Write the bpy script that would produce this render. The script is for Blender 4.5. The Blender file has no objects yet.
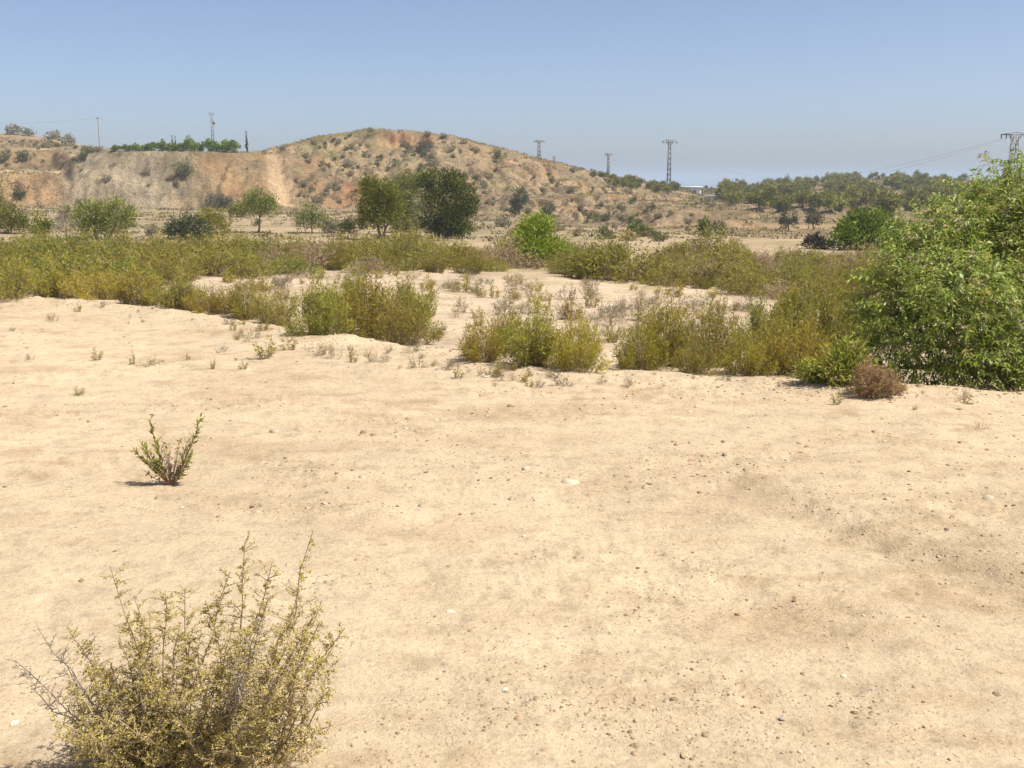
import bpy, math
import numpy as np

SC = bpy.context.scene
COL = SC.collection
RS = np.random.RandomState(11)
R = math.radians

# ------------------------------------------------------------------ camera model
FPX, PITCH, CAMZ = 1050.0, R(11.0), 1.7
CP, SP = math.cos(PITCH), math.sin(PITCH)

def ray(px, row):
    a = (np.asarray(px, float) - 512.0) / FPX
    b = (384.0 - np.asarray(row, float)) / FPX
    return a / (CP + b * SP), (-SP + b * CP) / (CP + b * SP)      # x/y and z/y slopes

def at(px, row, Y):
    u, w = ray(px, row)
    return np.array([float(u) * Y, Y, CAMZ + float(w) * Y])

# ------------------------------------------------------------------ noise
TAB_ = np.random.RandomState(5).uniform(size=512 * 512)
def _h(ix, iy, seed):
    return TAB_[((ix + seed * 57) & 511) * 512 + ((iy + seed * 131) & 511)]

def vnoise(x, y, seed=0):
    x = np.asarray(x, float); y = np.asarray(y, float)
    fx, fy = np.floor(x), np.floor(y)
    tx, ty = x - fx, y - fy
    fx = fx.astype(np.int64); fy = fy.astype(np.int64)
    tx = tx * tx * tx * (tx * (tx * 6 - 15) + 10); ty = ty * ty * ty * (ty * (ty * 6 - 15) + 10)
    a = _h(fx, fy, seed); b = _h(fx + 1, fy, seed); c = _h(fx, fy + 1, seed); d = _h(fx + 1, fy + 1, seed)
    return (a + (b - a) * tx) * (1 - ty) + (c + (d - c) * tx) * ty

def fbm(x, y, octs=4, seed=0, gain=0.5):
    s = 0; a = 1; t = 0
    for k in range(octs):
        c, n = math.cos(0.6 * k), math.sin(0.6 * k)
        s = s + a * (vnoise((x * c - y * n) * 2 ** k + 17.3 * k, (x * n + y * c) * 2 ** k - 9.1 * k, seed + k) - 0.5)
        t += a; a *= gain
    return s / t * 2          # about -1..1

def ss(a, b, x):
    """smooth step from a to b; a > b gives the falling one"""
    t = np.clip((np.asarray(x, float) - a) / (b - a), 0, 1)
    return t * t * (3 - 2 * t)

# ------------------------------------------------------------------ terrain as a loft of ground lines
def line(pts, mode='Y'):
    """pts: (px, row, Y) or with mode 'z' (px, row, z); gives sorted arrays u, Y, z."""
    U, YY, Z = [], [], []
    for px, row, v in pts:
        u, w = ray(px, row)
        if mode == 'Y':
            Y = v; z = CAMZ + w * Y
        else:
            z = v; Y = (z - CAMZ) / w
        U.append(float(u)); YY.append(float(Y)); Z.append(float(z))
    return np.array(U), np.array(YY), np.array(Z)

EDGE = [(-300, 268, 0), (-120, 283, 0), (0, 293, 0), (100, 301, 0), (200, 313, 0), (300, 329, 0), (400, 345, 0), (450, 353, 0), (500, 364, 0),
        (600, 371, 0), (700, 375, 0), (800, 381, 0), (900, 386, 0), (1024, 392, 0), (1300, 398, 0)]
LE = line(EDGE, 'z')
PXS = [p[0] for p in EDGE]
def L(rows):
    return line(rows)
N3 = (LE[0], np.interp(PXS, [-300, 0, 400, 500, 650, 780, 1024, 1300], [36, 34, 33, 31, 26.5, 23, 21, 21]), np.full(len(PXS), -1.0))
N4 = (LE[0], np.interp(PXS, [-300, 400, 650, 1300], [62, 60, 50, 46]), np.interp(PXS, [-300, 400, 650, 1300], [-2.05, -2.0, -1.8, -1.7]))
N5 = L([(-300, 238, 86), (410, 238, 86), (600, 238.5, 82), (740, 239.5, 74), (1300, 239.5, 74)])
#        px      foot A       B            C            D            E            F
TAB = [(-300, (205, 205), (172, 212), (169, 232), (150, 240), (147, 258), (130, 290)),
       (0,    (205, 205), (172, 212), (169, 232), (150, 240), (147, 258), (133, 290)),
       (52,   (206, 205), (173, 212), (168, 231), (151, 239), (147, 256), (137, 288)),
       (72,   (207, 205), (190, 208), (172, 213), (156, 220), (147, 250), (144, 290)),
       (96,   (207, 205), (186, 208), (168, 212), (158, 214.5), (150, 225), (148, 300)),
       (130,  (208, 205), (186, 208.5), (168, 212), (158, 214.5), (152, 216.5), (151, 300)),
       (235,  (209, 205), (186, 208.5), (168, 212), (158, 214.5), (153, 216.5), (152, 300)),
       (262,  (210, 205), (190, 208.5), (172, 212), (160, 216), (153, 222), (151.5, 300)),
       (290,  (210, 203), (190, 210), (170, 218), (157, 226), (145, 240), (144, 300)),
       (310,  (211, 200), (192, 211), (172, 222), (152, 236), (138.5, 252), (140, 300)),
       (340,  (212, 198), (193, 211), (173, 225), (151, 242), (133.5, 257), (135, 300)),
       (370,  (213, 197), (194, 211), (174, 227), (151, 244), (130, 258), (132, 300)),
       (410,  (215, 195), (195, 212), (175, 228), (150, 245), (131, 258), (133, 300)),
       (450,  (217, 188), (197, 207), (177, 225), (153, 244), (136, 259), (138, 300)),
       (510,  (222, 168), (203, 194), (184, 218), (165, 242), (151.5, 260), (154, 310)),
       (560,  (226, 150), (208, 180), (192, 213), (176, 240), (164, 262), (166, 320)),
       (600,  (228, 145), (211, 174), (198, 211), (185, 240), (174, 266), (176, 325)),
       (640,  (230, 140), (214, 170), (203, 210), (193, 240), (183, 270), (181, 330)),
       (700,  (234, 125), (218, 160), (206, 210), (199, 260), (194, 310), (190, 400)),
       (760,  (236, 120), (222, 150), (210, 200), (203, 250), (195, 320), (187, 430)),
       (850,  (233, 130), (223, 155), (212, 190), (202, 260), (188, 340), (177.5, 430)),
       (950,  (232, 130), (222, 155), (212, 190), (202, 260), (189, 330), (180.5, 400)),
       (1300, (232, 130), (222, 155), (212, 190), (202, 260), (192, 330), (185, 390))]
LINES = [(np.array([0.0]), np.array([0.0]), np.array([0.0])),
         LE,
         (LE[0], LE[1] + np.interp(PXS, [-300, 400, 1300], [2.6, 1.6, 1.4]), np.full(len(PXS), -0.5)),
         N3, N4, N5]
for k in range(1, 7):
    LINES.append(line([(r[0], r[k][0], r[k][1]) for r in TAB]))
FZ = LINES[-1]
LINES.append((FZ[0], np.full(len(FZ[0]), 700.0), FZ[2] - 14))
LINES.append((FZ[0], np.full(len(FZ[0]), 1700.0), np.full(len(FZ[0]), -36.0)))
UMAX = 0.70

def loft(x, y):
    r = np.hypot(x, y) + 1e-9
    az = np.arctan2(x, y)
    am = math.atan(UMAX)
    azc = np.clip(az, -am, am)
    Y = r * np.cos(azc); u = np.tan(azc)
    px = 512 + u * FPX * 1.0187
    wob = (fbm(x / 9.0, y / 9.0, 3, 5) * 0.012 + fbm(x / 2.5, y / 2.5, 2, 6) * 0.009 + fbm(x / 0.8, y / 0.8, 3, 8) * 0.012) * ss(4, 9, Y) * (1 - 0.75 * ss(150, 190, Y))
    Yw = Y * (1 + wob)
    K = len(LINES)
    LY = np.stack([np.interp(u, l[0], l[1]) for l in LINES]); LZ = np.stack([np.interp(u, l[0], l[2]) for l in LINES])
    k = np.clip((Yw[None] >= LY).sum(0) - 1, 0, K - 2)
    i = np.arange(len(Y))
    t = np.clip((Yw - LY[k, i]) / (LY[k + 1, i] - LY[k, i]), 0, 1)
    z = LZ[k, i] * (1 - t) + LZ[k + 1, i] * t
    return z, k + t, Y, px, az

def rut(x, y):
    """long shallow step that crosses the sand on the right: the far side stands a little higher"""
    xs = np.array([-3.0, 0.8, 1.35, 1.75, 2.1, 2.6, 4.0]); ys = np.array([9.5, 6.9, 5.9, 5.0, 4.35, 3.7, 2.6])
    d = (x - np.interp(y, ys[::-1], xs[::-1])) + 0.30 * fbm(x / 0.8, y / 0.8, 3, 71) + 0.12 * fbm(x / 0.2, y / 0.2, 3, 73)
    on = ss(6.6, 4.2, y) * ss(0.6, 1.7, x)
    return d, on

PATCH = [(405, 430, 50, 9), (520, 411, 50, 7), (560, 416, 34, 6), (640, 398, 66, 7), (610, 470, 60, 8), (700, 462, 44, 14), (760, 455, 50, 10), (905, 440, 44, 8), (900, 530, 56, 7), (960, 570, 44, 9), (1005, 598, 34, 9),
         (850, 545, 60, 12), (640, 690, 70, 20), (700, 700, 56, 18), (740, 470, 36, 10), (560, 545, 60, 10), (600, 600, 40, 16), (250, 405, 80, 5), (60, 415, 60, 5), (320, 470, 50, 6), (840, 715, 60, 16), (690, 560, 50, 12), (300, 500, 60, 8), (110, 650, 60, 8), (440, 700, 40, 10), (780, 610, 50, 10), (930, 640, 50, 10)]
PW = []
for px_, row_, rx_, ry_ in PATCH:
    u_, w_ = ray(px_, row_); y_ = -CAMZ / w_; _, w2_ = ray(px_, row_ - ry_)
    PW.append((u_ * y_, y_, rx_ * y_ / FPX / CP, -CAMZ / w2_ - y_))
def patch(x, y):
    """0..1 where the soil is broken up into brown crumbs"""
    m = np.zeros(len(x)); k = y < 14
    xa, ya = x[k], y[k]
    wx = xa + 0.35 * fbm(xa / 0.7, ya / 0.7, 3, 301) + 0.12 * fbm(xa / 0.15, ya / 0.15, 2, 302); wy = ya + 0.35 * fbm(xa / 0.7, ya / 0.7, 3, 303)
    q = np.zeros(len(xa))
    for a, b, c, d in PW:
        q = np.maximum(q, np.exp(-((wx - a) / c) ** 2 - ((wy - b) / d) ** 2))
    m[k] = q
    return m

def height(x, y):
    x = np.asarray(x, float).ravel(); y = np.asarray(y, float).ravel()
    z, s, Y, px, az = loft(x, y)
    near = 1 - ss(0.9, 1.3, s)
    # sand: gentle swells, lumps
    zn = 0.030 * fbm(x / 2.2, y / 2.2, 3, 21) + 0.011 * fbm(x / 0.55, y / 0.55, 3, 22) + 0.006 * fbm(x / 0.12, y / 0.12, 3, 23)
    rough = ss(0.1, 0.6, fbm(x / 1.3, y / 0.9, 3, 24))
    zn = zn + (0.25 + rough) * (0.013 * fbm(x / 0.16, y / 0.16, 3, 25) + 0.008 * fbm(x / 0.05, y / 0.05, 2, 26))
    pq = patch(x, y)
    zn = zn + pq * (0.012 * fbm(x / 0.09, y / 0.09, 3, 311) + 0.006 * fbm(x / 0.035, y / 0.035, 2, 312))
    d, on = rut(x, y)
    zn = zn + on * (0.055 * ss(-0.1, 0.22, d) * (0.8 + 0.5 * fbm(x / 0.5, y / 0.5, 2, 72)) - 0.02 * np.exp(-((d + 0.15) / 0.18) ** 2))
    # little bank of clods along the edge
    eb = np.exp(-((s - 0.97) / 0.05) ** 2)
    zn = zn + eb * (0.03 + 0.06 * fbm(x / 0.45, y / 0.45, 4, 27))
    zm = 0.10 * fbm(x / 3.0, y / 3.0, 4, 31) + 0.03 * fbm(x / 0.6, y / 0.6, 3, 32) + ss(30, 90, Y) * 0.22 * fbm(x / 9, y / 9, 4, 33)
    z = z + near * zn + (1 - near) * zm
    # hills
    far = ss(5.9, 6.6, s) * (1 - ss(10.7, 11.3, s))
    gul = 1 - np.abs(fbm(x / 3.6 + 0.9 * fbm(x / 9, y / 9, 2, 44), y / 22.0, 3, 41))
    scarp = ss(60, 85, px) * (1 - ss(255, 275, px))
    left = 1 - ss(60, 80, px)
    hill = ss(262, 300, px)
    slope = ss(6.0, 6.4, s) * (1 - ss(9.6, 10.1, s))
    z = z - far * slope * (0.55 * scarp + 1.1 * hill * (1 - ss(600, 700, px)) + 0.3 * left) * ss(0.55, 1.0, gul)
    z = z + far * (0.55 * fbm(x / 6, y / 6, 4, 42) * (0.35 + 0.65 * hill) + (0.42 - 0.30 * ss(470, 550, px)) * fbm(x / 1.9, y / 1.9, 3, 43) * (slope * 0.8 + .2))
    # benches on the long slope to the right of the hill
    bench = ss(500, 580, px) * ss(6.0, 6.3, s) * (1 - ss(8.6, 9.4, s))
    zz = z / 1.5 + 0.35 * fbm(x / 20, y / 20, 2, 45)
    z = z + bench * 1.5 * ((ss(0.3, 0.7, zz - np.floor(zz)) - (zz - np.floor(zz)))) * 0.8
    # bare track up the side of the hill, slightly cut in
    tc = 279 + 6 * (8 - s) * 0.5
    z = z - (1.1 + 0.5 * fbm(x / 2.5, y / 6, 3, 49)) * np.exp(-((px - tc) / 10.0) ** 4) * ss(6.2, 6.8, s) * (1 - ss(9.9, 10.4, s)) * far
    # bitten cliff just below the summit
    cm = ss(374, 384, px) * (1 - ss(428, 440, px)) * (0.75 + 0.5 * fbm(px / 9, Y * 0, 3, 46))
    z = z - cm * 2.6 * ss(9.15, 9.6, s) * (1 - ss(9.80, 9.90, s))
    cm2 = ss(355, 365, px) * (1 - ss(372, 385, px)) + ss(300, 310, px) * (1 - ss(340, 350, px))
    z = z - cm2 * 1.0 * ss(6.6, 7.0, s) * (1 - ss(7.25, 7.4, s)) * (0.6 + 0.6 * fbm(px / 7, Y / 9, 3, 47))
    z = z + ss(11, 12, s) * 1.5 * fbm(x / 60, y / 60, 3, 48)
    # behind the camera: open flat ground
    back = ss(R(70), R(120), np.abs(az))
    zb = 0.3 * fbm(x / 40, y / 40, 3, 61) * ss(8, 60, np.hypot(x, y)) + zn * (1 - ss(10, 20, np.hypot(x, y)))
    zb = zb * (1 - ss(900, 1500, np.hypot(x, y))) - 36 * ss(1000, 1700, np.hypot(x, y))
    return z * (1 - back) + zb * back

def zone(x, y):
    x = np.asarray(x, float).ravel(); y = np.asarray(y, float).ravel()
    z, s, Y, px, az = loft(x, y)
    return s, px, Y

YS = np.concatenate([np.geomspace(1.2, 170, 190), np.arange(171, 300, 1.5), np.geomspace(301, 640, 60)])
def hits(pts):
    """where the sight lines through (px, row) meet the ground; rows are x, y, z; nan if they miss"""
    P = np.array(pts, float).reshape(-1, 2); n = len(P)
    out = np.full((n, 3), np.nan)
    u, w = ray(P[:, 0], P[:, 1])
    X = u[:, None] * YS[None]; Yg = np.repeat(YS[None], n, 0)
    below = (CAMZ + w[:, None] * YS[None]) <= height(X, Yg).reshape(X.shape)
    ok = below.any(1); k = np.maximum(np.argmax(below, 1), 1)[ok]
    lo, hi = YS[k - 1].copy(), YS[k].copy(); uu, ww = u[ok], w[ok]
    for _ in range(9):
        m = (lo + hi) / 2
        b = CAMZ + ww * m <= height(uu * m, m)
        hi = np.where(b, m, hi); lo = np.where(b, lo, m)
    out[ok, 0] = uu * hi; out[ok, 1] = hi; out[ok, 2] = height(uu * hi, hi)
    return out
def hit(px, row):
    return hits([(px, row)])[0]
def gz(x, y):
    return float(height([x], [y])[0])

# ------------------------------------------------------------------ mesh helpers
class MB:
    def __init__(s):
        s.v = []; s.f = []; s.c = []; s.m = []; s.n = 0
    def add(s, V, F, C=(1, 1, 1), m=0):
        V = np.asarray(V, float).reshape(-1, 3); F = np.asarray(F, int).reshape(-1, 4)
        C = np.asarray(C, float)
        if C.ndim == 1: C = np.repeat(C[None], len(V), 0)
        s.v.append(V); s.f.append(F + s.n); s.c.append(C); s.m.append(np.full(len(F), m)); s.n += len(V)
    def leaves(s, P, D, ln, wd, C, m=0, up=None, droop=0.0):
        """rhombic blades at P along D; ln, wd arrays"""
        P = np.asarray(P, float); n = len(P)
        D = D / (np.linalg.norm(D, axis=1, keepdims=True) + 1e-9)
        Q = RS.normal(size=(n, 3)) if up is None else up
        S = np.cross(D, Q); S /= (np.linalg.norm(S, axis=1, keepdims=True) + 1e-9)
        ln = np.broadcast_to(ln, n)[:, None]; wd = np.broadcast_to(wd, n)[:, None]
        mid = P + D * ln * 0.5
        tip = P + D * ln + np.array([0, 0, -1.0]) * droop * ln
        V = np.stack([P, mid - S * wd * 0.5, tip, mid + S * wd * 0.5], 1).reshape(-1, 3)
        F = np.arange(4 * n).reshape(-1, 4)
        C = np.asarray(C, float)
        C = np.repeat(C, 4, 0) if C.ndim == 2 else C
        s.add(V, F, C, m)
    def tube(s, P, r0, r1, C=(1, 1, 1), n=4, m=0):
        P = np.asarray(P, float); k = len(P)
        T = np.gradient(P, axis=0); T /= (np.linalg.norm(T, axis=1, keepdims=True) + 1e-9)
        ref = np.array([0.31, 0.9, 0.27]) if abs(T[0][2]) > 0.5 else np.array([0.05, 0.1, 1.0])
        A = np.cross(T, ref); A /= (np.linalg.norm(A, axis=1, keepdims=True) + 1e-9)
        B = np.cross(T, A)
        rr = np.linspace(r0, r1, k)[:, None, None]
        an = np.linspace(0, 2 * np.pi, n, endpoint=False)
        V = P[:, None] + rr * (A[:, None] * np.cos(an)[None, :, None] + B[:, None] * np.sin(an)[None, :, None])
        F = []
        for i in range(k - 1):
            for j in range(n):
                j2 = (j + 1) % n
                F.append((i * n + j, i * n + j2, (i + 1) * n + j2, (i + 1) * n + j))
        if n == 4:
            F.append((3, 2, 1, 0)); F.append(tuple((k - 1) * n + j for j in range(4)))
        s.add(V.reshape(-1, 3), F, C, m)
    def bar(s, a, b, w, C=(1, 1, 1), m=0):
        s.tube([a, b], w * 0.707, w * 0.707, C, 4, m)
    def box(s, c, d, C=(1, 1, 1), m=0):
        c = np.array(c, float); d = np.array(d, float) / 2
        V = [c + d * np.array(q) for q in ((-1, -1, -1), (1, -1, -1), (1, 1, -1), (-1, 1, -1), (-1, -1, 1), (1, -1, 1), (1, 1, 1), (-1, 1, 1))]
        s.add(V, [(3, 2, 1, 0), (4, 5, 6, 7), (0, 1, 5, 4), (1, 2, 6, 5), (2, 3, 7, 6), (3, 0, 4, 7)], C, m)
    def mesh(s, name, mats, smooth=False):
        V = np.concatenate(s.v); F = np.concatenate(s.f); C = np.concatenate(s.c); M = np.concatenate(s.m)
        return raw_mesh(name, V, F, mats, C, M, smooth)

def raw_mesh(name, V, F, mats, C=None, M=None, smooth=False):
    me = bpy.data.meshes.new(name)
    me.vertices.add(len(V)); me.vertices.foreach_set('co', np.asarray(V, np.float32).ravel())
    k = F.shape[1]
    me.loops.add(F.size); me.loops.foreach_set('vertex_index', F.astype(np.int32).ravel())
    me.polygons.add(len(F)); me.polygons.foreach_set('loop_start', np.arange(0, F.size, k, dtype=np.int32))
    if M is not None: me.polygons.foreach_set('material_index', M.astype(np.int32))
    for m in (mats if isinstance(mats, (list, tuple)) else [mats]): me.materials.append(m)
    if C is not None:
        at_ = me.attributes.new('tint', 'FLOAT_COLOR', 'POINT')
        at_.data.foreach_set('color', np.concatenate([np.clip(C, 0, 1), np.ones((len(C), 1))], 1).astype(np.float32).ravel())
    if smooth: me.polygons.foreach_set('use_smooth', np.ones(len(F), bool))
    me.update(calc_edges=True)
    return me

def ob(name, me, parent=None, loc=None):
    o = bpy.data.objects.new(name, me); COL.objects.link(o)
    if parent is not None: o.parent = parent
    if loc is not None: o.location = loc
    return o
def tag(o, label, cat, group=None, kind=None):
    if label: o['label'] = label
    if cat: o['category'] = cat
    if group: o['group'] = group
    if kind: o['kind'] = kind
    return o
def thing(name, label, cat, loc, group=None, rz=0.0):
    o = ob(name, None, None, loc); o.rotation_euler.z = rz; o.empty_display_size = 0.2
    return tag(o, label, cat, group)
KIDS = {}
def kid(name, me, parent):
    o = ob(name, me, parent); KIDS.setdefault(parent.name, []).append(o); return o
USED = set()
def place(proto, loc, rz=0.0, sc=(1, 1, 1), label=None, cat=None, group=None):
    """the first call moves the proto itself, later calls copy it and its parts"""
    if proto.name not in USED:
        USED.add(proto.name); o = proto
    else:
        o = proto.copy(); COL.objects.link(o)
        for c in KIDS.get(proto.name, []):
            d = c.copy(); COL.objects.link(d); d.parent = o
    o.location = loc; o.rotation_euler = (0, 0, rz); o.scale = sc
    if label: o['label'] = label
    if cat: o['category'] = cat
    if group: o['group'] = group
    return o

# ------------------------------------------------------------------ materials
def new_mat(name):
    m = bpy.data.materials.new(name); m.use_nodes = True
    nt = m.node_tree; nt.nodes.clear()
    return m, nt, nt.nodes.new('ShaderNodeOutputMaterial')
def N(nt, typ, **kw):
    n = nt.nodes.new(typ)
    for k, v in kw.items():
        if k.startswith('i_'):
            n.inputs[k[2:].replace('_', ' ')].default_value = v
        else: setattr(n, k, v)
    return n

def foliage_mat(name, rough=0.65, trans=0.3, spec=0.2, var=0.25):
    m, nt, out = new_mat(name)
    a = N(nt, 'ShaderNodeAttribute', attribute_name='tint')
    oi = N(nt, 'ShaderNodeObjectInfo')
    mr = N(nt, 'ShaderNodeMapRange'); mr.inputs['To Min'].default_value = 1 - var; mr.inputs['To Max'].default_value = 1 + var
    nt.links.new(oi.outputs['Random'], mr.inputs['Value'])
    hs = N(nt, 'ShaderNodeHueSaturation'); hs.inputs['Saturation'].default_value = 1.0
    mh = N(nt, 'ShaderNodeMapRange'); mh.inputs['To Min'].default_value = 0.49; mh.inputs['To Max'].default_value = 0.513
    mul = N(nt, 'ShaderNodeMath', operation='MULTIPLY'); mul.inputs[1].default_value = 7.31
    fr = N(nt, 'ShaderNodeMath', operation='FRACT')
    nt.links.new(oi.outputs['Random'], mul.inputs[0]); nt.links.new(mul.outputs[0], fr.inputs[0]); nt.links.new(fr.outputs[0], mh.inputs['Value'])
    nt.links.new(a.outputs['Color'], hs.inputs['Color']); nt.links.new(mr.outputs[0], hs.inputs['Value']); nt.links.new(mh.outputs[0], hs.inputs['Hue'])
    p = N(nt, 'ShaderNodeBsdfPrincipled'); p.inputs['Roughness'].default_value = rough; p.inputs['Specular IOR Level'].default_value = spec
    nt.links.new(hs.outputs[0], p.inputs['Base Color'])
    if trans > 0:
        t = N(nt, 'ShaderNodeBsdfTranslucent'); mx = N(nt, 'ShaderNodeMixShader'); mx.inputs[0].default_value = trans
        nt.links.new(hs.outputs[0], t.inputs['Color']); nt.links.new(p.outputs[0], mx.inputs[1]); nt.links.new(t.outputs[0], mx.inputs[2])
        nt.links.new(mx.outputs[0], out.inputs['Surface'])
    else: nt.links.new(p.outputs[0], out.inputs['Surface'])
    return m

def plain_mat(name, col, rough=0.7, metal=0.0, noise=0.15, scale=3.0):
    m, nt, out = new_mat(name)
    p = N(nt, 'ShaderNodeBsdfPrincipled'); p.inputs['Roughness'].default_value = rough; p.inputs['Metallic'].default_value = metal
    tx = N(nt, 'ShaderNodeTexNoise'); tx.inputs['Scale'].default_value = scale; tx.inputs['Detail'].default_value = 5
    tc = N(nt, 'ShaderNodeTexCoord'); nt.links.new(tc.outputs['Object'], tx.inputs['Vector'])
    mr = N(nt, 'ShaderNodeMapRange'); mr.inputs['To Min'].default_value = 1 - noise; mr.inputs['To Max'].default_value = 1 + noise
    nt.links.new(tx.outputs['Fac'], mr.inputs['Value'])
    mx = N(nt, 'ShaderNodeVectorMath', operation='SCALE'); mx.inputs[0].default_value = col
    nt.links.new(mr.outputs[0], mx.inputs['Scale']); nt.links.new(mx.outputs[0], p.inputs['Base Color'])
    nt.links.new(p.outputs[0], out.inputs['Surface'])
    return m

def soil_mat(name='dry_soil', k=1.0, con=1.0, bd=1.0):
    m, nt, out = new_mat(name)
    a = N(nt, 'ShaderNodeAttribute', attribute_name='tint')
    geo = N(nt, 'ShaderNodeNewGeometry')
    def noise(scale, detail=6, rough=0.6):
        t = N(nt, 'ShaderNodeTexNoise'); t.inputs['Scale'].default_value = scale; t.inputs['Detail'].default_value = detail; t.inputs['Roughness'].default_value = rough
        nt.links.new(geo.outputs['Position'], t.inputs['Vector']); return t
    def mapr(src, a0, a1, b0, b1):
        r = N(nt, 'ShaderNodeMapRange'); r.inputs['From Min'].default_value = a0; r.inputs['From Max'].default_value = a1
        r.inputs['To Min'].default_value = b0; r.inputs['To Max'].default_value = b1
        nt.links.new(src, r.inputs['Value']); return r.outputs[0]
    n1 = noise(2.6 * k); n2 = noise(38 * k, 8, 0.7); n3 = noise(0.35 * k, 8, 0.65)
    f1 = mapr(n1.outputs['Fac'], 0.3, 0.7, 1 - 0.10 * con, 1 + 0.09 * con)
    f2 = mapr(n2.outputs['Fac'], 0.3, 0.7, 1 - 0.15 * con, 1 + 0.13 * con)
    f3 = mapr(n3.outputs['Fac'], 0.3, 0.7, 1 - 0.10 * con, 1 + 0.08 * con)
    m1 = N(nt, 'ShaderNodeMath', operation='MULTIPLY'); nt.links.new(f1, m1.inputs[0]); nt.links.new(f2, m1.inputs[1])
    m2 = N(nt, 'ShaderNodeMath', operation='MULTIPLY'); nt.links.new(m1.outputs[0], m2.inputs[0]); nt.links.new(f3, m2.inputs[1])
    # grit: small darker crumbs of soil
    v = N(nt, 'ShaderNodeTexVoronoi'); v.inputs['Scale'].default_value = 42 * k; nt.links.new(geo.outputs['Position'], v.inputs['Vector'])
    g1 = mapr(v.outputs['Distance'], 0.10, 0.20, 1.0, 0.0)
    gm = noise(1.1 * k, 5, 0.6)
    gk = mapr(gm.outputs['Fac'], 0.45, 0.65, 0.03, min(0.6, 0.36 * con))
    gg = N(nt, 'ShaderNodeMath', operation='MULTIPLY'); nt.links.new(g1, gg.inputs[0]); nt.links.new(gk, gg.inputs[1])
    inv = N(nt, 'ShaderNodeMath', operation='SUBTRACT'); inv.inputs[0].default_value = 1.0; nt.links.new(gg.outputs[0], inv.inputs[1])
    m3 = N(nt, 'ShaderNodeMath', operation='MULTIPLY'); nt.links.new(m2.outputs[0], m3.inputs[0]); nt.links.new(inv.outputs[0], m3.inputs[1])
    v2 = N(nt, 'ShaderNodeTexVoronoi'); v2.inputs['Scale'].default_value = 9 * k; nt.links.new(geo.outputs['Position'], v2.inputs['Vector'])
    g2 = mapr(v2.outputs['Distance'], 0.10, 0.17, 0.80, 1.0)
    m6 = N(nt, 'ShaderNodeMath', operation='MULTIPLY'); nt.links.new(m3.outputs[0], m6.inputs[0]); nt.links.new(g2, m6.inputs[1]); m3 = m6
    n4 = noise(7.0 * k, 12, 0.72); c4 = mapr(n4.outputs['Fac'], 0.50, 0.60, 1.0, 0.84)
    n5 = noise(95 * k, 4, 0.7); c5 = mapr(n5.outputs['Fac'], 0.3, 0.7, 0.87, 1.10)
    m4 = N(nt, 'ShaderNodeMath', operation='MULTIPLY'); nt.links.new(m3.outputs[0], m4.inputs[0]); nt.links.new(c4, m4.inputs[1])
    m5 = N(nt, 'ShaderNodeMath', operation='MULTIPLY'); nt.links.new(m4.outputs[0], m5.inputs[0]); nt.links.new(c5, m5.inputs[1]); m3 = m5
    sc = N(nt, 'ShaderNodeVectorMath', operation='SCALE'); nt.links.new(a.outputs['Color'], sc.inputs[0]); nt.links.new(m3.outputs[0], sc.inputs['Scale'])
    p = N(nt, 'ShaderNodeBsdfPrincipled'); p.inputs['Roughness'].default_value = 0.95; p.inputs['Specular IOR Level'].default_value = 0.1
    nt.links.new(sc.outputs[0], p.inputs['Base Color'])
    b1 = N(nt, 'ShaderNodeBump'); b1.inputs['Strength'].default_value = 0.7; b1.inputs['Distance'].default_value = 0.025 * bd
    nt.links.new(n2.outputs['Fac'], b1.inputs['Height'])
    b2 = N(nt, 'ShaderNodeBump'); b2.inputs['Strength'].default_value = 0.5; b2.inputs['Distance'].default_value = 0.008 * bd
    nt.links.new(g1, b2.inputs['Height']); nt.links.new(b1.outputs[0], b2.inputs['Normal'])
    nt.links.new(b2.outputs[0], p.inputs['Normal'])
    nt.links.new(p.outputs[0], out.inputs['Surface'])
    return m

M_SOIL = soil_mat(); M_HILL = soil_mat('hill_soil', 0.06, 3.6, 14.0); M_BED = soil_mat('river_bed_soil', 0.3, 1.5, 2.5)
M_SHRUB = foliage_mat('shrub_twigs', 0.75, 0.38, 0.12, 0.18)
M_LEAF = foliage_mat('glossy_leaf', 0.5, 0.42, 0.35, 0.05)
M_PINE = foliage_mat('tree_foliage', 0.75, 0.24, 0.08, 0.18)
M_WOOD = foliage_mat('bark', 0.9, 0.0, 0.1, 0.1)
M_STONE = foliage_mat('stone', 0.9, 0.0, 0.2, 0.15)
M_STEEL = plain_mat('galvanised_steel', (0.17, 0.18, 0.19), 0.6, 0.2)
M_CONC = plain_mat('concrete', (0.33, 0.32, 0.30), 0.85)
M_WHITE = plain_mat('white_render', (0.78, 0.76, 0.72), 0.8, 0, 0.06)
M_ROOF = plain_mat('pale_roof', (0.62, 0.60, 0.57), 0.8, 0, 0.1)
M_DARK = plain_mat('dark_glass', (0.05, 0.055, 0.06), 0.3)
M_PORC = plain_mat('insulator_porcelain', (0.16, 0.12, 0.10), 0.4)
M_CABLE = plain_mat('aluminium_cable', (0.34, 0.35, 0.36), 0.6)

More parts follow.
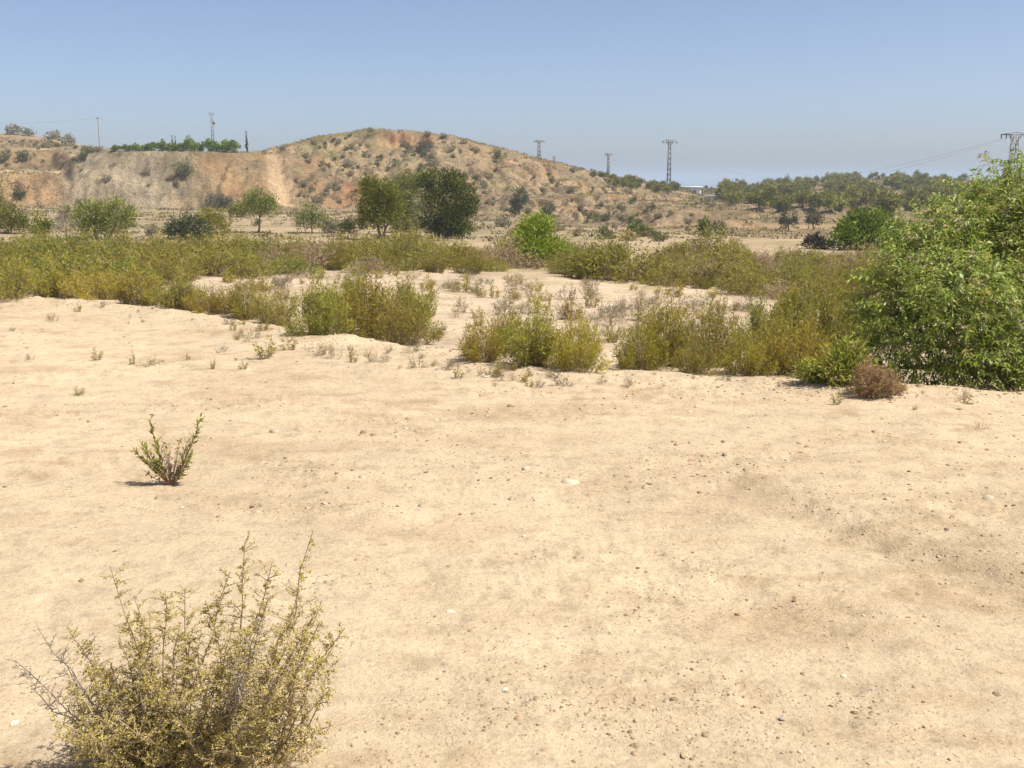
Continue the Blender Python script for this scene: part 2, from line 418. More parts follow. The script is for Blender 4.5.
# ------------------------------------------------------------------ ground meshes
def soil_colour(x, y, z):
    s, px, Y = zone(x, y)
    def mixc(c, d, t):
        return c * (1 - t[:, None]) + np.asarray(d)[None] * t[:, None]
    n = len(x); c = np.tile(np.array([0.440, 0.345, 0.230]), (n, 1))
    f = lambda sc, o, sd: fbm(x / sc, y / sc, o, sd)
    c = mixc(c, (0.47, 0.375, 0.25), ss(0.0, 0.6, f(1.9, 3, 81)) * 0.8)
    c = mixc(c, (0.325, 0.23, 0.135), ss(0.15, 0.7, fbm(x / 1.1, y / 0.55, 4, 82)) * 0.45)
    c = mixc(c, (0.30, 0.21, 0.122), ss(0.25, 0.6, fbm(x / 0.16, y / 0.16, 3, 83)) * ss(-0.1, 0.5, f(0.9, 3, 84)) * 0.5)
    c = mixc(c, (0.345, 0.25, 0.15), ss(0.05, 0.5, fbm(x / 0.35, y / 0.13, 4, 87)) * (0.25 + 0.5 * ss(-0.2, 0.5, f(1.4, 3, 88))))
    pq = patch(x, y)
    c = mixc(c, (0.31, 0.225, 0.135), pq * ss(-0.2, 0.35, fbm(x / 0.12, y / 0.08, 4, 313)) * 0.5)
    d, on = rut(x, y)
    coarse = on * np.exp(-((d - 0.02) / 0.3) ** 2) * ss(-0.5, 0.35, f(0.35, 3, 85))
    c = mixc(c, (0.25, 0.18, 0.10), coarse * 0.5)
    c = mixc(c, (0.31, 0.23, 0.14), on * ss(0.1, 0.6, d) * (1 - ss(1.2, 2.4, d)) * ss(-0.35, 0.4, f(0.3, 4, 86)) * 0.55)
    # dry river bed
    t = ss(0.985, 1.08, s)
    bed = np.tile(np.array([0.43, 0.335, 0.235]), (n, 1))
    bed = mixc(bed, (0.33, 0.25, 0.155), ss(-0.1, 0.5, f(1.6, 4, 91)) * 0.7)
    bed = mixc(bed, (0.27, 0.225, 0.125), ss(0.1, 0.6, f(0.7, 4, 92)) * 0.6)
    bed = mixc(bed, (0.27, 0.21, 0.12), ss(3.0, 3.2, s) * (0.5 + 0.5 * ss(-0.3, 0.3, f(4, 3, 93))))
    bed = mixc(bed, (0.38, 0.285, 0.175), ss(4.6, 4.9, s) * ss(-0.35, 0.3, fbm(x / 14, y / 8, 4, 94)))
    bed = mixc(bed, (0.27, 0.22, 0.115), ss(4.3, 5.0, s) * ss(0.0, 0.4, fbm(x / 9, y / 9, 5, 95)) * 0.85)
    bed = bed * (1 - 0.22 * ss(4.5, 5.3, s))[:, None]
    c = mixc(c, (0, 0, 0), t) + bed * t[:, None]
    # hills
    far = ss(5.85, 6.05, s)
    hl = np.tile(np.array([0.30, 0.222, 0.138]), (n, 1))
    grey = ss(55, 85, px) * (1 - ss(165, 215, px + 25 * f(9, 3, 101)))
    hl = mixc(hl, (0.345, 0.285, 0.205), grey * 0.9)
    oran = ss(170, 215, px + 20 * f(7, 3, 102)) * (1 - ss(262, 272, px)) + (1 - ss(45, 66, px)) * (1 - ss(7.0, 7.15, s)) * ss(6, 6.1, s) + (1 - ss(72, 80, px)) * ss(8.0, 8.3, s) * (1 - ss(8.9, 9.1, s)) * 0.8
    hl = mixc(hl, (0.385, 0.245, 0.125), np.clip(oran, 0, 1) * ss(-0.6, 0.3, f(5, 4, 103)) * 0.8)
    lt = 1 - ss(60, 76, px)
    hl = mixc(hl, (0.44, 0.345, 0.215), lt * (np.exp(-((s - 7.5) / 0.35) ** 4) * 0.8 + np.exp(-((s - 9.55) / 0.3) ** 4) * 0.7))
    hl = mixc(hl, (0.20, 0.165, 0.085), lt * (ss(7.7, 7.8, s) * (1 - ss(8.05, 8.15, s)) * 0.8 + ss(9.0, 9.1, s) * (1 - ss(9.25, 9.35, s)) * 0.7) * ss(-0.4, 0.1, f(4, 3, 115)))
    hl = mixc(hl, (0.24, 0.19, 0.115), ss(60, 85, px) * (1 - ss(255, 270, px)) * ss(0.0, 0.35, fbm(x / 2.2, y / 5.0, 4, 116)) * 0.5)
    hill = ss(285, 310, px)
    hl = mixc(hl, (0.32, 0.19, 0.10), hill * ss(0.05, 0.5, f(11, 4, 104)) * 0.65 * (1 - ss(600, 700, px)))
    hl = mixc(hl, (0.32, 0.245, 0.165), hill * ss(0.05, 0.5, f(8, 4, 105)) * 0.7)
    scrub = ss(0.0, 0.35, f(3.2, 5, 106)) * (0.45 + 0.55 * hill)
    hl = mixc(hl, (0.215, 0.185, 0.095), scrub * 0.6)
    olive = (1 - ss(375, 400, px + 12 * f(6, 2, 107))) * ss(295, 310, px) * ss(8.6, 9.0, s) * ss(-0.4, 0.2, f(4, 4, 108))
    hl = mixc(hl, (0.19, 0.165, 0.07), np.clip(olive, 0, 1) * 0.75)
    cl = ss(374, 384, px) * (1 - ss(428, 440, px)) * ss(9.3, 9.5, s) * (1 - ss(9.86, 9.95, s))
    hl = mixc(hl, (0.37, 0.25, 0.14), cl * 0.85)
    cl_shade = cl * ss(9.68, 9.76, s) * ss(-0.05, 0.2, fbm(px / 8, px * 0, 3, 109) + 0.12)
    hl = mixc(hl, (0.27, 0.13, 0.065), np.clip(cl_shade, 0, 1) * 0.8)  # dark red strip: shade of the overhang painted into the cliff colour
    red = hill * (1 - ss(370, 390, px)) * ss(6.2, 6.5, s) * (1 - ss(7.3, 7.8, s))
    hl = mixc(hl, (0.39, 0.195, 0.095), red * ss(-0.2, 0.4, f(4, 4, 110)) * 0.75)
    tc = 279 + 6 * (8 - s) * 0.5
    trk = np.exp(-((px - tc) / (10.5 + 1.8 * (8 - s) + 2.0 * f(3, 2, 117))) ** 6) * ss(6.1, 6.4, s) * (1 - ss(10.2, 10.5, s))
    hl = mixc(hl, (0.50, 0.365, 0.225), np.clip(trk * 1.5, 0, 1))
    rid = ss(620, 740, px)
    hl = mixc(hl, (0.32, 0.215, 0.122), rid * ss(-0.2, 0.4, f(10, 4, 111)) * 0.7 * (1 - ss(8.5, 9.5, s)))
    hl = mixc(hl, (0.20, 0.16, 0.085), rid * ss(-0.2, 0.4, f(7, 4, 112)) * 0.6)
    flat = ss(500, 560, px) * (1 - ss(8.8, 9.2, s)) * ss(0.1, 0.45, fbm(x / 25, y / 6, 3, 113))
    hl = mixc(hl, (0.38, 0.275, 0.155), flat * 0.75)
    hl = hl * np.array([0.76, 0.735, 0.685])
    c = c * (1 - far[:, None]) + hl * far[:, None]
    return c, s, px

AZ = np.concatenate([-np.geomspace(math.pi, R(33.5), 60)[:-1], np.linspace(-R(33.5), R(33.5), 640), np.geomspace(R(33.5), math.pi, 60)[1:]])
RR = np.concatenate([np.geomspace(0.6, 180, 600), np.arange(180.6, 280, 0.55), np.geomspace(281, 1750, 150)])
def build_ground():
    A, Q = np.meshgrid(AZ, RR)
    X = (Q * np.sin(A)).ravel(); Y = (Q * np.cos(A)).ravel()
    Z = height(X, Y)
    C, S, PX = soil_colour(X, Y, Z)
    nr, na = Q.shape
    i = np.arange((nr - 1) * (na - 1)); r = i // (na - 1); a = i % (na - 1)
    v0 = r * na + a
    F = np.stack([v0, v0 + 1, v0 + na + 1, v0 + na], 1)[:, ::-1]
    V = np.stack([X, Y, Z], 1)
    azf = np.arctan2(X[v0], Y[v0]); sf = S[v0]; pf = PX[v0]
    back = np.abs(azf) > R(75)
    reg = np.where(back | (sf < 1.0), 0, np.where(sf < 5.95, 1, np.where(pf < 268, 2, np.where(pf < 690, 3, 4))))
    names = ['ground', 'riverbed', 'terraced_hill', 'scrub_hill', 'far_ridge_hill']
    labels = ['bare pale sandy ground with small stones across the front', 'pale dry riverbed floor with scrub beyond the sand edge',
              'grey and orange cut bank with terraces on the left', 'rounded tan and orange hill dotted with scrub', 'low reddish slopes and wooded ridge on the right']
    for k in range(5):
        sel = reg == k
        fs = F[sel]
        used, inv = np.unique(fs.ravel(), return_inverse=True)
        Vk, Ck = V[used], C[used]; Fk = inv.reshape(-1, 4)
        if k == 0:      # close the small hole round the tripod
            ring = np.array([np.searchsorted(used, j) for j in range(na)])
            n0 = len(Vk); Vk = np.vstack([Vk, [[0, 0, 0.0]]]); Ck = np.vstack([Ck, Ck[ring[0]][None]])
            Fk = np.vstack([Fk, [[ring[j], ring[j + 1], ring[j + 2], n0] for j in range(0, na - 2, 2)]])
        o = ob(names[k], raw_mesh(names[k], Vk, Fk, [M_SOIL, M_BED, M_HILL, M_HILL, M_HILL][k], Ck, None, True))
        tag(o, labels[k], 'terrain', None, 'structure')
build_ground()

# sea
def sea():
    m, nt, out = new_mat('sea_water')
    p = N(nt, 'ShaderNodeBsdfPrincipled'); p.inputs['Base Color'].default_value = (0.02, 0.07, 0.12, 1); p.inputs['Roughness'].default_value = 0.35
    tx = N(nt, 'ShaderNodeTexNoise'); tx.inputs['Scale'].default_value = 0.15; g = N(nt, 'ShaderNodeNewGeometry')
    nt.links.new(g.outputs['Position'], tx.inputs['Vector'])
    b = N(nt, 'ShaderNodeBump'); b.inputs['Strength'].default_value = 0.4; b.inputs['Distance'].default_value = 1.0
    nt.links.new(tx.outputs['Fac'], b.inputs['Height']); nt.links.new(b.outputs[0], p.inputs['Normal']); nt.links.new(p.outputs[0], out.inputs['Surface'])
    D = 30000.0
    g_ = np.linspace(-D, D, 25); X, Y = np.meshgrid(g_, g_)
    V = np.stack([X.ravel(), Y.ravel(), np.full(X.size, -27.0)], 1)
    i = np.arange(24 * 24); r = i // 24; a = i % 24; v0 = r * 25 + a
    o = ob('sea', raw_mesh('sea', V, np.stack([v0, v0 + 1, v0 + 26, v0 + 25], 1), m))
    tag(o, 'strip of hazy blue sea on the horizon', 'sea', None, 'structure')
sea()

# ------------------------------------------------------------------ plant generators
def rnd(n, a, b): return RS.uniform(a, b, n)
def pick(pal, n, w=None):
    pal = np.array(pal, float)
    i = RS.choice(len(pal), n, p=w)
    return pal[i] * rnd(n, 0.8, 1.2)[:, None]

OLIVE = [(0.293, 0.248, 0.036), (0.356, 0.29, 0.045), (0.229, 0.216, 0.033), (0.394, 0.305, 0.06), (0.309, 0.231, 0.063)]
YELL = [(0.383, 0.305, 0.036), (0.436, 0.353, 0.051), (0.299, 0.258, 0.039), (0.352, 0.252, 0.066), (0.319, 0.29, 0.041)]
GREENISH = [(0.24, 0.248, 0.033), (0.287, 0.275, 0.041), (0.33, 0.284, 0.048), (0.197, 0.21, 0.03), (0.362, 0.279, 0.063)]
BOLIVE = [(0.218, 0.198, 0.031), (0.259, 0.231, 0.038), (0.167, 0.173, 0.029), (0.287, 0.237, 0.052), (0.231, 0.183, 0.052)]
BYELL = [(0.277, 0.245, 0.035), (0.314, 0.274, 0.046), (0.221, 0.212, 0.035), (0.259, 0.202, 0.057)]
BGREEN = [(0.171, 0.198, 0.029), (0.208, 0.221, 0.035), (0.24, 0.231, 0.043), (0.139, 0.164, 0.025)]
DRY = [(0.36, 0.265, 0.145), (0.31, 0.22, 0.12), (0.40, 0.32, 0.19), (0.26, 0.19, 0.12), (0.34, 0.235, 0.145)]
GREYG = [(0.20, 0.185, 0.11), (0.24, 0.215, 0.13), (0.15, 0.15, 0.08), (0.28, 0.235, 0.15), (0.18, 0.15, 0.09)]
WOODC = [(0.30, 0.235, 0.165), (0.36, 0.30, 0.23), (0.25, 0.185, 0.13)]

def feather(H, Rd, nstem, ntw, pal, wlen=0.078, wwid=0.0145, upright=0.22, brown=0.55, seed=1):
    """twiggy salt-bush: stems fanning out of one base, each clothed in fine upright twiglets; returns stems, foliage meshes"""
    RS.seed(seed)
    st, fo = MB(), MB()
    lob = rnd(7, 0.62, 1.2); lobh = rnd(7, 0.72, 1.1)
    for k in range(nstem):
        ph = RS.uniform(0, 2 * np.pi); rho = Rd * math.sqrt(RS.uniform(0, 1)) * lob[int(ph / (2 * np.pi) * 7) % 7]
        hh = H * (1 - 0.72 * (rho / Rd) ** 2.0) * lobh[int(ph / (2 * np.pi) * 7) % 7] * (RS.uniform(0.5, 1.02) if k % 9 else RS.uniform(1.0, 1.22))
        b = np.array([math.cos(ph) * rho * 0.55, math.sin(ph) * rho * 0.55, -0.03 * H])
        tip = np.array([math.cos(ph) * rho, math.sin(ph) * rho, hh])
        c = b * 0.45 + tip * 0.55; c[2] = hh * RS.uniform(0.45, 0.65)
        t = np.linspace(0, 1, 6)[:, None]
        P = b * (1 - t) ** 2 + 2 * c * t * (1 - t) + tip * t * t
        st.tube(P, 0.005 * H + 0.001, 0.0015, pick(WOODC, 1)[0], 3)
        tt = rnd(ntw, 0.02, 1.0) ** 0.85
        tq = tt[:, None]
        Q = b * (1 - tq) ** 2 + 2 * c * tq * (1 - tq) + tip * tq * tq
        T = 2 * (c - b) * (1 - tq) + 2 * (tip - c) * tq
        T /= np.linalg.norm(T, axis=1, keepdims=True)
        D = T * 0.45 + RS.normal(size=(ntw, 3)) * 0.7 + np.array([0, 0, upright])
        Q = Q + RS.normal(size=(ntw, 3)) * 0.055 * Rd
        Q[:, 2] = np.maximum(Q[:, 2], 0.0)
        base = np.array(pal)[RS.choice(len(pal))]
        C = pick(pal, ntw) * 0.5 + base * 0.5
        woody = RS.uniform(size=ntw) < brown * 0.6 * (1 - tt) ** 1.3
        C[woody] = pick(WOODC, int(woody.sum()))
        fo.leaves(Q, D, rnd(ntw, 0.6, 1.4) * wlen, rnd(ntw, 0.7, 1.3) * wwid, C)
    return st.mesh('stems', M_WOOD, True), fo.mesh('foliage', M_SHRUB)

def shrub_proto(name, st, fo, cat):
    e = thing(name, None, cat, (0, 0, 0))
    kid('stems', st, e); kid('foliage', fo, e)
    return e

def clump_crown(mb, blobs, n, ln, wd, pal, flat=0.0, shell=0.55, sub=0.3, up=0.25):
    """blobs: (centre xyz, radius xyz); many small leaf clumps through each blob, thicker near its surface"""
    vol = np.array([np.prod(b[1]) ** (2 / 3.) for b in blobs]); vol /= vol.sum()
    for (c, r), w in zip(blobs, vol):
        c = np.array(c, float); r = np.array(r, float)
        m = max(6, int(n * w)); nc = max(5, m // 28)
        d = RS.normal(size=(nc, 3)); d /= np.linalg.norm(d, axis=1, keepdims=True)
        rad = rnd(nc, shell, 1.08) * rnd(nc, 0.85, 1.1)
        cc = c + d * r * rad[:, None]
        tint = np.array(pal)[RS.choice(len(pal), nc)] * rnd(nc, 0.75, 1.25)[:, None]
        i = RS.randint(0, nc, m)
        o = RS.normal(size=(m, 3)) * sub * r.mean() * 0.55
        P = cc[i] + o
        D = o / (sub * r.mean()) * 0.6 + d[i] * 0.5 + RS.normal(size=(m, 3)) * 0.5 + np.array([0, 0, up])
        mb.leaves(P, D, rnd(m, 0.6, 1.4) * ln, rnd(m, 0.7, 1.3) * wd, tint[i] * rnd(m, 0.85, 1.15)[:, None])

PINE = [(0.14, 0.141, 0.013), (0.175, 0.172, 0.015), (0.206, 0.189, 0.022), (0.11, 0.116, 0.012)]
PINE_D = [(0.048, 0.059, 0.006), (0.074, 0.085, 0.007), (0.114, 0.127, 0.009), (0.035, 0.044, 0.005)]
BRIGHT = [(0.23, 0.30, 0.024), (0.28, 0.345, 0.035), (0.18, 0.235, 0.02), (0.31, 0.36, 0.055)]
FARPINE = [(0.167, 0.176, 0.035), (0.211, 0.207, 0.043), (0.134, 0.139, 0.031), (0.234, 0.202, 0.054)]

def pix_tree(name, label, cat, base, blobs, n, ln, wd, pal, trunks=None, group=None, flatdepth=0.8, sub=0.3, trunk_r=0.09, trunkc=(0.16, 0.115, 0.08), dy=0.0, shell=0.5):
    """one tree or bush standing where (px,row) meets the ground; blobs (px,row,rx,ry in pixels, extra depth in metres)"""
    h = hit(*base); h[1] += dy; h[0] *= h[1] / (h[1] - dy); h[2] = gz(h[0], h[1])
    e = thing(name, label, cat, tuple(h), group)
    sc = h[1] / FPX / CP
    B = []
    for (px, row, rx, ry, dd) in blobs:
        p = at(px, row, h[1] + dd) - h
        B.append((p, (rx * sc, (rx + ry) / 2 * sc * flatdepth, ry * sc)))
    mb = MB(); clump_crown(mb, B, n, ln, wd, pal, sub=sub, shell=shell)
    low = mb.v and 0
    V = np.concatenate(mb.v); V[:, 2] = np.maximum(V[:, 2], -0.05); mb.v = [V]; mb.f = [np.concatenate(mb.f)]; mb.c = [np.concatenate(mb.c)]; mb.m = [np.concatenate(mb.m)]
    tr = MB()
    if trunks is None: trunks = [[(base[0], base[1]), (blobs[0][0], blobs[0][1])]]
    for pl in trunks:
        P = [at(px, row, h[1]) - h for px, row in pl]
        P[0][2] = min(P[0][2], 0) - 0.12
        t = np.linspace(0, len(P) - 1, 7)
        P = np.array(P)
        Q = np.stack([np.interp(t, range(len(P)), P[:, j]) for j in range(3)], 1)
        Q[1:-1] += RS.normal(size=(5, 3)) * trunk_r * 0.35
        tr.tube(Q, trunk_r, trunk_r * 0.35, trunkc, 8)
    for (p, r) in B:                 # limbs from the trunk into each clump of the crown
        a = np.array(at(*trunks[0][-1], h[1]) - h)
        a[2] *= 0.75
        k = np.linspace(0, 1, 4)[:, None]
        Q = a * (1 - k) + p * k; Q[1:-1] += RS.normal(size=(2, 3)) * 0.05
        tr.tube(Q, trunk_r * 0.45, trunk_r * 0.12, trunkc, 5)
    kid('trunk', tr.mesh('trunk', M_WOOD, True), e)
    kid('crown', mb.mesh('crown', M_PINE), e)
    return e

# ------------------------------------------------------------------ protos of repeated shrubs
def multi(name, cat, specs):
    return [shrub_proto(name, *feather(**s), cat) for s in specs]
SALT = multi('salt_bush', 'shrub', [
    dict(H=1.0, Rd=0.75, nstem=90, ntw=74, pal=OLIVE, seed=101),
    dict(H=1.0, Rd=0.80, nstem=95, ntw=74, pal=YELL, seed=102),
    dict(H=1.0, Rd=0.70, nstem=90, ntw=74, pal=GREENISH, seed=103),
    dict(H=1.0, Rd=0.85, nstem=85, ntw=66, pal=OLIVE, brown=0.8, seed=104)])
BELT = multi('belt_shrub', 'shrub', [
    dict(H=1.0, Rd=0.85, nstem=70, ntw=46, pal=BOLIVE, wlen=0.10, wwid=0.022, seed=111),
    dict(H=1.0, Rd=0.95, nstem=70, ntw=46, pal=BYELL, wlen=0.10, wwid=0.022, seed=112),
    dict(H=1.0, Rd=0.8, nstem=70, ntw=46, pal=BGREEN, wlen=0.10, wwid=0.022, seed=113),
    dict(H=1.0, Rd=0.9, nstem=50, ntw=34, pal=DRY, wlen=0.10, wwid=0.02, seed=114),
    dict(H=1.0, Rd=0.9, nstem=70, ntw=46, pal=BOLIVE, wlen=0.10, wwid=0.022, brown=0.8, seed=115)])
WEED = multi('desert_weed', 'plant', [
    dict(H=1.0, Rd=0.6, nstem=14, ntw=22, pal=OLIVE, wlen=0.16, wwid=0.035, seed=121),
    dict(H=1.0, Rd=0.8, nstem=16, ntw=20, pal=GREYG, wlen=0.15, wwid=0.03, seed=122),
    dict(H=1.0, Rd=0.7, nstem=16, ntw=14, pal=DRY, wlen=0.18, wwid=0.02, brown=1.0, seed=123)])

def scrub_proto(seed, pal, name='scrub_bush'):
    RS.seed(seed); mb = MB()
    B = [((0, 0, 0.30), (0.46, 0.46, 0.34))] + [((RS.uniform(-.35, .35), RS.uniform(-.35, .35), RS.uniform(0.2, .45)), (RS.uniform(.2, .32),) * 3) for _ in range(4)]
    clump_crown(mb, B, 420, 0.16, 0.07, pal, sub=0.4, shell=0.4)
    V = np.concatenate(mb.v); V[:, 2] = np.maximum(V[:, 2], -0.06); mb.v = [V]
    mb.f = [np.concatenate(mb.f)]; mb.c = [np.concatenate(mb.c)]; mb.m = [np.concatenate(mb.m)]
    mb.tube([(0, 0, -0.1), (0.02, 0, 0.3)], 0.03, 0.015, (0.18, 0.14, 0.10), 4)
    return ob(name, mb.mesh('scrub_bush', M_PINE))
SCRUB = [scrub_proto(131, GREYG), scrub_proto(132, [(0.17, 0.165, 0.075), (0.20, 0.185, 0.09), (0.13, 0.13, 0.06)]), scrub_proto(133, DRY), scrub_proto(134, [(0.15, 0.165, 0.05), (0.18, 0.185, 0.06), (0.12, 0.13, 0.045)])]

def hillpine_proto(seed):
    RS.seed(seed); mb, tr = MB(), MB()
    e = thing('pine_tree', None, 'tree', (0, 0, 0))
    B = [((RS.uniform(-.22, .22), RS.uniform(-.22, .22), RS.uniform(0.42, .8)), (RS.uniform(.22, .36), RS.uniform(.22, .36), RS.uniform(.2, .3))) for _ in range(6)]
    clump_crown(mb, B, 620, 0.15, 0.06, FARPINE, sub=0.4, shell=0.4)
    tr.tube([(0, 0, -0.1), (0.03, 0.01, 0.3), (0.0, 0.03, 0.65)], 0.04, 0.02, (0.17, 0.125, 0.09), 5)
    kid('trunk', tr.mesh('trunk', M_WOOD, True), e); kid('crown', mb.mesh('crown', M_PINE), e)
    return e
HPINE = [hillpine_proto(141 + k) for k in range(4)]

# ------------------------------------------------------------------ front row of salt bushes along the sand edge
RS.seed(7)
# px, row of the foot, height px, width px, proto, label
FRONT = [
    (322, 335, 52, 78, 2, 'round green salt bush at the left end of the clump on the sand edge'),
    (368, 338, 62, 100, 0, 'widest olive salt bush of the middle-left clump on the sand edge'),
    (352, 322, 50, 80, 2, 'dark green salt bush standing behind the middle-left clump'),
    (402, 345, 48, 74, 3, 'brown-footed salt bush at the right end of the middle-left clump'),
    (410, 330, 55, 70, 2, 'pale green tall salt bush rising behind the middle-left clump'),
    (482, 360, 46, 58, 1, 'small yellowish salt bush at the left end of the central clump'),
    (535, 364, 58, 96, 2, 'tall green-topped salt bush in the middle of the central clump'),
    (578, 368, 58, 70, 1, 'dense yellow-olive salt bush at the right end of the central clump'),
    (512, 352, 42, 66, 0, 'olive salt bush behind the front of the central clump'),
    (638, 370, 54, 60, 1, 'yellow-olive salt bush at the left end of the right-hand clump'),
    (664, 364, 64, 84, 0, 'tall olive salt bush with bare twigs in the right-hand clump'),
    (710, 366, 60, 78, 3, 'brown olive salt bush filling the middle of the right-hand clump'),
    (748, 374, 50, 62, 1, 'low bright yellow salt bush beside the big leafy bush'),
    (694, 374, 36, 52, 3, 'low twiggy brown salt bush at the foot of the right-hand clump'),
    (790, 372, 74, 86, 1, 'tall yellow-green salt bush pressed against the big leafy bush'),
    (832, 366, 94, 96, 2, 'tallest green-olive salt bush leaning into the big leafy bush'),
    (800, 345, 78, 100, 2, 'hazy green-olive salt bush behind the yellow one by the leafy bush'),
    (868, 345, 96, 96, 2, 'high green-olive salt bush overtopped by the leafy bush'),
    (760, 350, 60, 66, 2, 'greenish salt bush in the gap left of the leafy bush'),
    # left part of the edge
    (8, 297, 44, 74, 3, 'tan-green salt bush at the sand edge in the far left corner'),
    (52, 297, 40, 70, 2, 'green salt bush second from the left at the sand edge'),
    (96, 300, 42, 72, 1, 'yellowish salt bush third from the left at the sand edge'),
    (140, 305, 44, 76, 0, 'olive salt bush fourth from the left at the sand edge'),
    (180, 310, 44, 72, 2, 'greener salt bush fifth from the left at the sand edge'),
    (212, 314, 36, 60, 1, 'low yellow salt bush sixth from the left at the sand edge'),
    (244, 319, 44, 56, 0, 'upright olive salt bush just left of the low brown one'),
    (276, 324, 38, 60, 3, 'low brown-green salt bush touching the middle-left clump'),
]
def front_row():
    for i, (px, row, hp, wp, k, lab) in enumerate(FRONT):
        h = hit(px, row)
        # stand it just beyond the brow where its foot is hidden
        s, _, _ = zone([h[0]], [h[1]])
        y = h[1]
        if s[0] > 0.985 and s[0] < 3:
            pass
        z = gz(h[0], y)
        if i < 14: hp *= 1.13
        top = at(px, row - hp, y)[2]
        H = max(0.25, top - z)
        Wd = wp * y / FPX / CP
        pr = SALT[k]
        place(pr, (h[0], y, z), RS.uniform(0, 6.28), (Wd / 1.62, Wd / 1.62, H / 1.0), lab, 'shrub', 'salt bushes along the sand edge')
front_row()

# ------------------------------------------------------------------ belt of shrubs in the dry river bed
BX = [-60, 0, 120, 220, 330, 430, 520, 560, 620, 700, 780, 860, 960]
BLO = [296, 294, 292, 278, 274, 273, 274, 278, 283, 291, 300, 314, 330]
BUP = [249, 250, 251, 253, 254, 255, 256, 257, 258, 259, 261, 263, 265]
def belt():
    RS.seed(9)
    got = []
    tries = []
    for _ in range(2600):
        px = RS.uniform(-50, 880)
        lo, up = np.interp(px, BX, BLO), np.interp(px, BX, BUP)
        tries.append((px, RS.uniform(up, lo)))
    hh = hits(tries)
    s, _, _ = zone(hh[:, 0], hh[:, 1])
    for (px, row), h, sv in zip(tries, hh, s):
        if np.isnan(h[0]) or sv < 1.15: continue
        if 514 < px < 560 and row > 262: continue       # open ground before the lime bush
        if len(got) >= 235: break
        dmin = 0.018 * h[1] + 0.30
        # thin spots where the pale bed shows
        if vnoise(np.array([h[0] / 5.0]), np.array([h[1] / 5.0]), 77)[0] < 0.22: continue
        if got and min((h[0] - g[0]) ** 2 + ((h[1] - g[1]) * 0.6) ** 2 for g in got) < dmin ** 2: continue
        got.append((h[0], h[1], h[2], px))
    for i, (x, y, z, px) in enumerate(got):
        w = [0.32, 0.14, 0.30, 0.08, 0.16] if px < 230 else [0.30, 0.17, 0.08, 0.22, 0.23]
        k = RS.choice(5, p=w)
        H = RS.uniform(0.62, 1.02) * (1.0 + 0.004 * (y - 30))
        if RS.uniform() < 0.15: H *= 1.3
        if RS.uniform() < 0.25: H *= 0.7
        W = H * RS.uniform(1.0, 1.6)
        kindtxt = ['olive', 'yellow-green', 'green', 'dry brown', 'brownish olive'][k]
        side = 'left of the pale gap in the river bed' if px < 230 else ('behind the pale gap below the pines' if px < 520 else 'right of the bright green round bush')
        place(BELT[k], (x, y, z - 0.02), RS.uniform(0, 6.28), (W, W, H), '%s shrub in the belt %s' % (kindtxt, side), 'shrub', '%s shrubs %s' % (kindtxt, side))
belt()

# small plants in the pale gap
def gap_plants():
    RS.seed(19)
    special = [(432, 300, 26, 22, 0, 'upright green weed in the pale gap right of the middle-left clump'), (463, 292, 22, 26, 0, 'spreading green weed in the middle of the pale gap'),
               (494, 298, 18, 16, 0, 'small round green weed at the right of the pale gap'), (516, 300, 14, 18, 0, 'low green weed behind the central clump'),
               (590, 308, 22, 22, 0, 'yellow-green weed in the pale gap above the break between clumps'), (606, 318, 20, 20, 1, 'grey twiggy weed by the left of the right-hand clump'),
               (566, 300, 18, 24, 1, 'grey-brown weed behind the central clump')]
    for px, row, hp, wp, k, lab in special:
        h = hit(px, row); m = h[1] / FPX / CP
        place(WEED[k], tuple(h), RS.uniform(0, 6), (wp * m / 1.3, wp * m / 1.3, hp * m), lab, 'plant', 'weeds in the pale gap')
    pts = []
    for _ in range(230):
        px = RS.uniform(225, 800); lo = np.interp(px, [225, 430, 600, 800], [290, 340, 345, 330]); up = np.interp(px, BX, BLO) + 2
        pts.append((px, RS.uniform(up, lo)))
    hh = hits(pts); s, _, _ = zone(hh[:, 0], hh[:, 1]); n = 0
    for p, h, sv in zip(pts, hh, s):
        if np.isnan(h[0]) or sv < 1.05: continue
        k = RS.choice(3, p=[0.4, 0.35, 0.25]); H = RS.uniform(0.10, 0.36) * (1.35 if RS.uniform() < 0.15 else 1.0)
        t = ['olive weed tuft', 'grey-green weed tuft', 'dry straw weed tuft'][k]
        place(WEED[k], tuple(h), RS.uniform(0, 6), (H * RS.uniform(.8, 1.5),) * 2 + (H,), t + ' on the pale stony gap in the river bed', 'plant', t + 's in the pale gap')
gap_plants()

